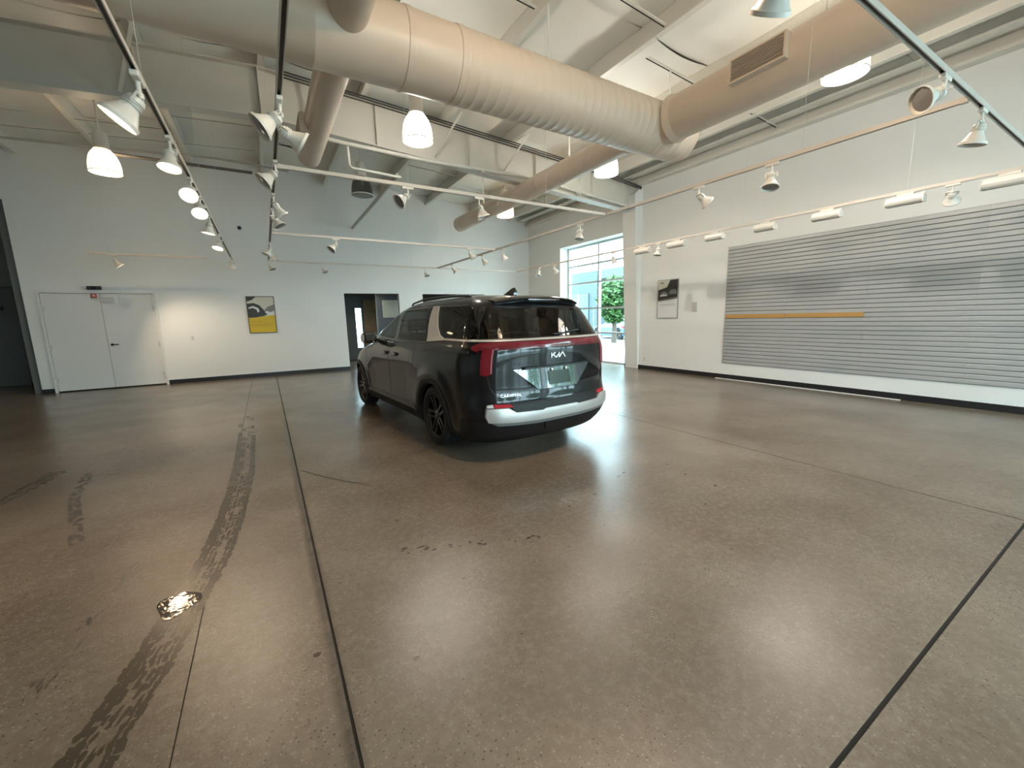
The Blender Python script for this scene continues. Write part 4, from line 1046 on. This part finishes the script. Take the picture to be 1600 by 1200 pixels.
# tailgate: plate recess, seam, cladding, skid plate
pl = pb('plate_recess', [(-0.49, 0.975), (0.57, 0.975), (0.30, 0.755), (-0.24, 0.755)], lambda v, z, off: on_rear(v, z, off if off < 0 else 0.004+0.05*(0.975-z)/0.22), 0.006, mat('recess_gloss', (0.12, 0.125, 0.13), 0.06, metal=0.9, coat=1.0))
for v in (-0.10, 0.10):
    MB().lathe([(0.016, 0), (0.016, 0.02), (0.008, 0.028)], 12, (van.rear_u(v, 0.955)-0.006, v, 0.945), (-1, 0, 0), False, True).build('plate_lamp', LETTER, pl, smooth=40)
MB().box((van.rear_u(0, 0.985)-0.030, -0.42, 0.975), (van.rear_u(0, 0.985)+0.02, 0.46, 0.990)).build('handle_bar', BLACKP, pl)
pb('plate_frame', [(-0.15, 0.93), (0.15, 0.93), (0.15, 0.79), (-0.15, 0.79)], lambda v, z, off: on_rear(v, z, off if off < 0 else 0.009+0.05*(0.975-z)/0.22), 0.010, mat('plate_back_gloss', (0.06, 0.065, 0.06), 0.12, metal=0.6), pl)
def seam(pts, w=0.008):
    for (a, b), (c, d) in zip(pts[:-1], pts[1:]):
        l = math.hypot(c-a, d-b); nx, ny = -(d-b)/l*w/2, (c-a)/l*w/2
        pb('tailgate_seam', [(a+nx, b+ny), (c+nx, d+ny), (c-nx, d-ny), (a-nx, b-ny)], on_rear, 0.0035, BLACKP)
for sg in (1, -1): seam([(sg*0.82, 0.92), (sg*0.80, 0.80), (sg*0.69, 0.645), (sg*0.58, 0.632)])
seam([(0.60, 0.632), (0.0, 0.625), (-0.60, 0.632)])
van.band([i/20 for i in range(-20, 21)], lambda q: 0.22, lambda q: 0.46, 0.010, 4).build('lower_cladding', CLAD, car, smooth=50)
pb('bumper_step', [(-0.62, 0.625), (0.62, 0.625), (0.60, 0.56), (0.56, 0.53), (-0.56, 0.53), (-0.60, 0.56)], on_rear, 0.016, CLAD)
skid = [(-0.86, 0.60), (-0.66, 0.595), (-0.58, 0.545), (-0.26, 0.535), (-0.22, 0.548), (0.22, 0.548), (0.26, 0.535), (0.58, 0.545), (0.66, 0.595), (0.86, 0.60), (0.875, 0.52), (0.85, 0.455), (0.60, 0.44), (0.25, 0.432), (-0.25, 0.432), (-0.60, 0.44), (-0.85, 0.455), (-0.875, 0.52)]
pb('skid_plate', skid, on_rear, 0.030, SATIN, step=0.05)
pb('skid_lower_lip', [(-0.83, 0.452), (-0.30, 0.430), (0.30, 0.430), (0.83, 0.452), (0.76, 0.415), (0.30, 0.395), (-0.30, 0.395), (-0.76, 0.415)], on_rear, 0.022, mat('lower_lip_grey', (0.20, 0.195, 0.19), 0.4, metal=0.3))
pb('tow_cover', [(-0.22, 0.392), (0.22, 0.392), (0.17, 0.29), (-0.17, 0.29)], on_rear, 0.024, CLAD)
for sg in (1, -1):
    pb('bumper_reflector', [(sg*0.60, 0.600), (sg*0.79, 0.605), (sg*0.785, 0.640), (sg*0.62, 0.628)], on_rear, 0.016, REFR, step=0.04)
    pb('bumper_lamp', [(sg*0.795, 0.606), (sg*0.855, 0.608), (sg*0.845, 0.632), (sg*0.795, 0.638)], on_rear, 0.016, mat('clear_bumper_lamp', (0.5, 0.5, 0.48), 0.15), step=0.04)
# lettering on the tailgate
def letters(name, txt, size, cx, z0, m):
    vs2, fs2 = text_mesh(txt, size, 0)
    vs = [on_rear(cx-x, z0+y, 0.008) for x, y in vs2]
    MB().add(vs, fs2).build(name, m, car)
letters('name_lettering', 'CARNIVAL', 0.042, 0.60, 0.703, LETTER)
def strokes(name, segs, cx, z0, w, m):
    b = MB()
    for (a0, b0), (a1, b1) in segs:
        l = math.hypot(a1-a0, b1-b0); nx, ny = -(b1-b0)/l*w/2, (a1-a0)/l*w/2
        poly = [(a0+nx, b0+ny), (a1+nx, b1+ny), (a1-nx, b1-ny), (a0-nx, b0-ny)]
        b.prism(poly, lambda p, q_, d: on_rear(cx-p, z0+q_, d), 0.002, 0.010)
    return b.build(name, m, car)
# K I A drawn in one slanted line: bar, arms running into the I, then the A without a crossbar
strokes('emblem', [((-0.095, -0.028), (-0.095, 0.028)), ((-0.090, -0.004), (-0.045, 0.028)), ((-0.072, 0.006), (-0.028, -0.028)), ((-0.028, -0.028), (-0.002, 0.006)), ((0.010, -0.028), (0.010, 0.028)), ((0.014, -0.026), (0.058, 0.028)), ((0.058, 0.028), (0.100, -0.028))], 0.0, 1.095, 0.012, LETTER)
# front end
pb('grille', [(-0.55, 0.88), (0.55, 0.88), (0.50, 0.50), (-0.50, 0.50)], on_front, 0.008, BLACKP)
pb('front_lower_grille', [(-0.6, 0.44), (0.6, 0.44), (0.5, 0.27), (-0.5, 0.27)], on_front, 0.008, CLAD)
# wheels
for c in van.ax:
    for sg in (1, -1): wheel(car, c, sg)
# interior
MB().box((0.5, -0.82, 0.42), (3.9, 0.82, 0.46)).build('cabin_floor', SEATM, car)
MB().prism([(3.55, 0.6), (4.0, 0.6), (4.0, 1.14), (3.75, 1.17), (3.55, 1.08)], lambda a, b, t_: (a, t_, b), -0.80, 0.80).build('dashboard', SEATM, car, bevel=0.02)
def seat(u, v, wd):
    s_ = MB().prism([(u, 0.46), (u+0.5, 0.46), (u+0.52, 0.78), (u+0.1, 0.74), (u-0.10, 1.30), (u-0.2, 1.30), (u-0.1, 0.75)], lambda a, b, t_: (a, t_, b), v-wd/2, v+wd/2).build('seat', SEATM, car, bevel=0.03)
    MB().prism([(u-0.10, 1.33), (u-0.20, 1.33), (u-0.225, 1.50), (u-0.13, 1.51)], lambda a, b, t_: (a, t_, b), v-0.14, v+0.14).build('headrest', SEATM, s_, bevel=0.02)
    MB().tube([(u-0.15, v, 1.28), (u-0.155, v, 1.35)], 0.02, 6).build('headrest_post', DARKM, s_)
for u in (3.05,):
    for v in (0.42, -0.42): seat(u, v, 0.5)
for v in (0.45, -0.45): seat(2.1, v, 0.5)
for v in (0.48, 0.0, -0.48): seat(1.12, v, 0.44)
sw = MB(); R_ = 0.185; ring = [(3.47+0.10*math.sin(a)*0.5, 0.42+R_*math.cos(a), 1.10+R_*0.9*math.sin(a)) for a in [2*PI*i/24 for i in range(25)]]
sw.tube(ring, 0.014, 8).build('steering_wheel', BLACKP, car, smooth=60)

# ================================================================ WET MARKS ON THE FLOOR
WET = mat('wet_film', (0.066, 0.049, 0.034), 0.26, spec=0.5)
WETD = mat('drying_film', (0.085, 0.068, 0.054), 0.32, spec=0.5)
def path_fn(pts):
    fx = pchip([p[1] for p in pts], [p[0] for p in pts]); return fx
def tread(name, label, pts, width, ribs, m, step, fill, seed, fade=None):
    rn = random.Random(seed); fx = path_fn(pts); b = MB(); y = pts[0][1]; h = 0.0008
    while y < pts[-1][1]:
        for k in range(ribs):
            pr = fill(k, y)
            if rn.random() > pr: continue
            c = (k+0.5)/ribs-0.5; ww = width/ribs*(rn.uniform(0.9, 1.25) if k in (0, 1, ribs-1) else rn.uniform(0.45, 0.95)); ll = step*rn.uniform(0.6, 1.5)
            sl = (fx(y+0.05)-fx(y-0.05))/0.1; sk = rn.uniform(-0.3, 0.3)*ww
            x0 = fx(y)+c*width+rn.uniform(-0.004, 0.004); j = lambda: rn.uniform(-0.005, 0.005)
            pl_ = [(x0-ww/2+j(), y+sk+j()), (x0+j(), y-0.3*step+j()), (x0+ww/2+j(), y-sk+j()), (x0+ww/2+sl*ll+j(), y+ll-sk+j()), (x0+sl*ll+j(), y+ll+0.25*step+j()), (x0-ww/2+sl*ll+j(), y+ll+sk+j())]
            z = h + rn.uniform(0, 0.0006)
            b.add([(p[0], p[1], z) for p in pl_], [(0, 1, 2, 3, 4, 5)])
        y += step
    o = b.build(name, m); o['kind'] = 'stuff'; o['label'] = label; o['category'] = 'tire marks'; return o
TP = [(-0.80, -1.6), (-0.78, 0.2), (-0.74, 1.2), (-0.69, 1.8), (-0.61, 2.15), (-0.53, 2.6), (-0.44, 3.1), (-0.375, 3.9), (-0.345, 5.0), (-0.36, 6.2), (-0.42, 7.8)]
tread('tire_marks', 'wet dark tread prints of one tire curving over the floor', TP, 0.19, 7, WET, 0.028, lambda k, y: (0.99, 0.93, 0.55, 0.70, 0.50, 0.80, 0.99)[k]*(1 if y < 4.0 else max(0, 1-(y-4.0)/1.3)), 5)
tread('tire_marks', 'faint drying tail of the curved tire print towards the wall', [(-0.355, 4.3), (-0.345, 5.0), (-0.36, 6.2), (-0.42, 7.8)], 0.20, 4, WETD, 0.05, lambda k, y: (0.9 if k in (0, 3) else 0.35)*max(0.0, min(1, (y-4.2)/0.5))*max(0, 1-(y-5.6)/2.2), 6)
tread('tire_marks', 'faint dark smear on the floor near the left edge', [(-2.42, 4.3), (-2.25, 4.9), (-2.06, 5.66), (-2.02, 6.0)], 0.16, 6, WETD, 0.04, lambda k, y: 0.5, 8)
tread('tire_marks', 'short faint curved tread mark right of the left smear', [(-1.29, 3.85), (-1.45, 4.4), (-1.62, 5.0), (-1.72, 5.7)], 0.08, 3, WETD, 0.04, lambda k, y: 0.5, 9)
tread('tire_marks', 'scattered wet specks left of the curved tire print', [(-0.98, 2.3), (-0.92, 2.7), (-0.86, 3.1), (-0.85, 3.3)], 0.10, 8, WETD, 0.03, lambda k, y: 0.13, 12)
def blob(cx, cy, rx, ry, n, seed, amp=0.25, z=0.0018):
    rn = random.Random(seed); ph = [rn.uniform(0, 6.28) for _ in range(4)]
    pts = []
    for i in range(n):
        a = 2*PI*i/n; r = 1+amp*sum(math.sin((k+2)*a+ph[k])/(k+1.5) for k in range(4))
        pts.append((cx+rx*r*math.cos(a), cy+ry*r*math.sin(a), z))
    return pts
pud = MB(); P_ = blob(-0.56, 2.66, 0.075, 0.13, 40, 4, 0.3)
n_ = len(P_); pud.add(P_ + [(-0.56+(x+0.56)*1.05, 2.66+(y-2.66)*1.05, 0.0002) for x, y, z in P_], [tuple(range(n_))] + [(i, (i+1) % n_, n_+(i+1) % n_, n_+i) for i in range(n_)])
tag(pud.build('puddle', mat('shallow_water', (0.07, 0.055, 0.042), 0.03, spec=0.9, bump=0.12, bscale=22)), 'small shallow puddle on the wet tire print reflecting a lamp', 'puddle', kind='stuff')
dr = MB(); rn = random.Random(21)
for k in range(46):
    if k < 26: x = 0.62+0.85*rn.random(); y = 2.50-0.42*(x-0.62)+rn.gauss(0, 0.02)
    else: x = rn.uniform(-0.2, 3.4); y = rn.uniform(1.3, 3.0)
    r = rn.uniform(0.004, 0.014)*(1 if k else 1.4)
    dr.add(blob(x, y, r*1.5, r, 10, k+50, 0.2, 0.001), [tuple(range(10))])
dr.add(blob(0.43, 1.61, 0.016, 0.013, 12, 3, 0.1, 0.001), [tuple(range(12))])
tag(dr.build('water_drops', WET), 'small dark water drops scattered on the floor behind the car', 'water drops', kind='stuff')
# filled, smeared stretch of the wide joint and a hairline crack
ck = MB(); cx_ = [(-0.02+0.14*0, 4.95), (0.16, 4.54), (0.34, 4.22), (0.50, 3.97), (0.66, 3.78)]
for (a, b_), (c, d) in zip(cx_[1:-1], cx_[2:]):
    ck.add([(a-0.006, b_, 0.0012), (a+0.006, b_, 0.0012), (c+0.005, d, 0.0012), (c-0.005, d, 0.0012)], [(0, 1, 2, 3)])
tag(ck.build('floor_crack', JOINT), 'thin dark crack in the floor beside the wide joint', 'crack', kind='stuff')

# ================================================================ OUTSIDE THE WINDOWS
gm = mat('pale_pavement', (0.36, 0.36, 0.34), 0.8, var=0.08, scale=0.6)
struct(MB().box((-60, -70, -0.3), (110, SW-0.25, -0.06)).build('ground_street', gm))
struct(MB().box((RW+TR, SW-0.25, -0.3), (110, 90, -0.06)).build('ground_side', gm))
struct(MB().box((-60, 17.15, -0.3), (RW+TR, 90, -0.06)).build('ground_back', gm))
# neighbouring building with a canopy
b_ = thing('neighbour_building', 'blue-grey building with flat canopy seen through the window', 'building', (24, 30, -0.06))
BLU = mat('blue_grey_facade', (0.050, 0.078, 0.084), 0.6)
Rel(b_).box((24.0, 26.0, -0.06), (25.5, 44, 5.2)).build('facade', BLU)
Rel(b_).box((24.0, 21.5, 4.5), (32, 26.0, 5.2)).build('canopy', mat('canopy_grey', (0.07, 0.09, 0.095), 0.6))
for x in (24.4, 31.0): Rel(b_).box((x-0.15, 21.7, -0.06), (x+0.15, 22.0, 4.5)).build('canopy_post', ALU)
for i in range(3):
    w_ = Rel(b_).box((23.93, 27+4*i, 0.6), (24.0, 29.6+4*i, 3.4)).build('window', mat('far_glass', (0.04, 0.06, 0.065), 0.1))
    Rel(b_).box((23.9, 28.25+4*i, 0.6), (23.95, 28.35+4*i, 3.4)).build('mullion', ALU, w_)
def tree(label, p, h, r, seed):
    rn = random.Random(seed)
    t = thing('tree', label, 'tree', p, 0, 'trees outside the windows')
    MB().tube([(0, 0, 0), (0.05, 0.02, h*0.3), (0, 0.06, h*0.65)], [0.16, 0.12, 0.05], 8).build('trunk', mat('bark', (0.08, 0.06, 0.045), 0.9), t)
    for k in range(5):
        a = rn.uniform(0, 6.28); z = h*rn.uniform(0.3, 0.5)
        MB().tube([(0, 0, z), (r*0.6*math.cos(a), r*0.6*math.sin(a), z+h*0.25)], [0.06, 0.02], 6).build('branch', mat('bark', (0.08, 0.06, 0.045), 0.9), t)
    lv = MB()
    for k in range(2600):
        while True:
            x, y, z = (rn.uniform(-1, 1) for _ in range(3))
            if x*x+y*y+z*z < 1: break
        c = Vector((x*r, y*r, h*0.66+z*h*0.36)); s = rn.uniform(0.10, 0.22)
        a = Vector((rn.gauss(0, 1), rn.gauss(0, 1), rn.gauss(0, 1))).normalized(); b2 = a.orthogonal().normalized()
        lv.add([c-a*s, c+b2*s*0.5, c+a*s, c-b2*s*0.5], [(0, 1, 2, 3)])
    o = lv.build('foliage', mat('leaf_green', (0.055, 0.135, 0.035), 0.6, var=0.35, scale=1.5), t); o['kind'] = 'stuff'
    return t
tree('green leafy tree seen through the right window pane', (17.0, 17.0, -0.06), 3.7, 1.0, 1)
tree('green street tree outside the side window behind the photographer', (17.0, -9.0, -0.06), 6.0, 2.4, 2)
tree('green street tree at the corner outside, far right', (15.0, -15.0, -0.06), 6.5, 2.6, 7)
tree('green street tree in front of the storefront, right', (6.5, -17, -0.06), 6.5, 2.6, 4)
tree('green street tree in front of the storefront, centre', (1.0, -19, -0.06), 7.0, 2.8, 5)
tree('green street tree in front of the storefront, left', (-7.0, -18, -0.06), 6.0, 2.6, 6)
# parked blue hatchback outside
BLUEP = mat('light_blue_paint', (0.025, 0.11, 0.19), 0.3, coat=1.0, metal=0.2)
hat = Shape(
    w=[(0.2, 0.82), (0.35, 0.88), (0.7, 0.90), (0.9, 0.88), (1.0, 0.82), (1.2, 0.74), (1.36, 0.64), (1.43, 0.48), (1.46, 0.1)],
    ur=[(0.2, 0.14), (0.4, 0.02), (0.55, 0.0), (0.8, 0.05), (0.95, 0.10), (1.1, 0.25), (1.3, 0.5), (1.42, 0.8), (1.46, 1.6)],
    uf=[(0.2, 4.1), (0.4, 4.25), (0.6, 4.25), (0.75, 4.15), (0.85, 3.85), (0.93, 3.4), (0.98, 3.2), (1.15, 2.9), (1.35, 2.45), (1.43, 2.1), (1.46, 1.8)],
    lr=[(0.2, 0.45), (1.4, 0.4)], lf=[(0.2, 0.9), (1.4, 0.6)], axles=(0.75, 3.35), ztop=1.46)
hc = thing('parked_car', 'light blue hatchback parked outside beyond the window', 'car', (20.0, 18.0, -0.06), math.radians(78))
car_body(hat, [], [], [], [0.2+0.03*i for i in range(42)] + [1.46], 0.40, 'body', BLUEP, hc)
for sg in (1, -1):
    f_ = lambda u, z, off, sg=sg: (u, sg*(hat.half(u, z)+off), z)
    patch([(2.85, 0.98), (2.5, 1.28), (1.75, 1.33), (1.78, 0.98)], f_, 0.004).build('front_window', TINT, hc, smooth=40)
    patch([(1.70, 0.98), (1.68, 1.33), (0.95, 1.28), (0.62, 1.02)], f_, 0.004).build('rear_window', TINT, hc, smooth=40)
    patch([(0.12, 0.85), (0.42, 0.87), (0.42, 0.72), (0.12, 0.74)], f_, 0.004).build('tail_light', REFR, hc, smooth=40)
for c in hat.ax:
    for sg in (1, -1): wheel(hc, c, sg, 0.76, mat('silver_alloy', (0.5, 0.5, 0.5), 0.3, metal=0.8))
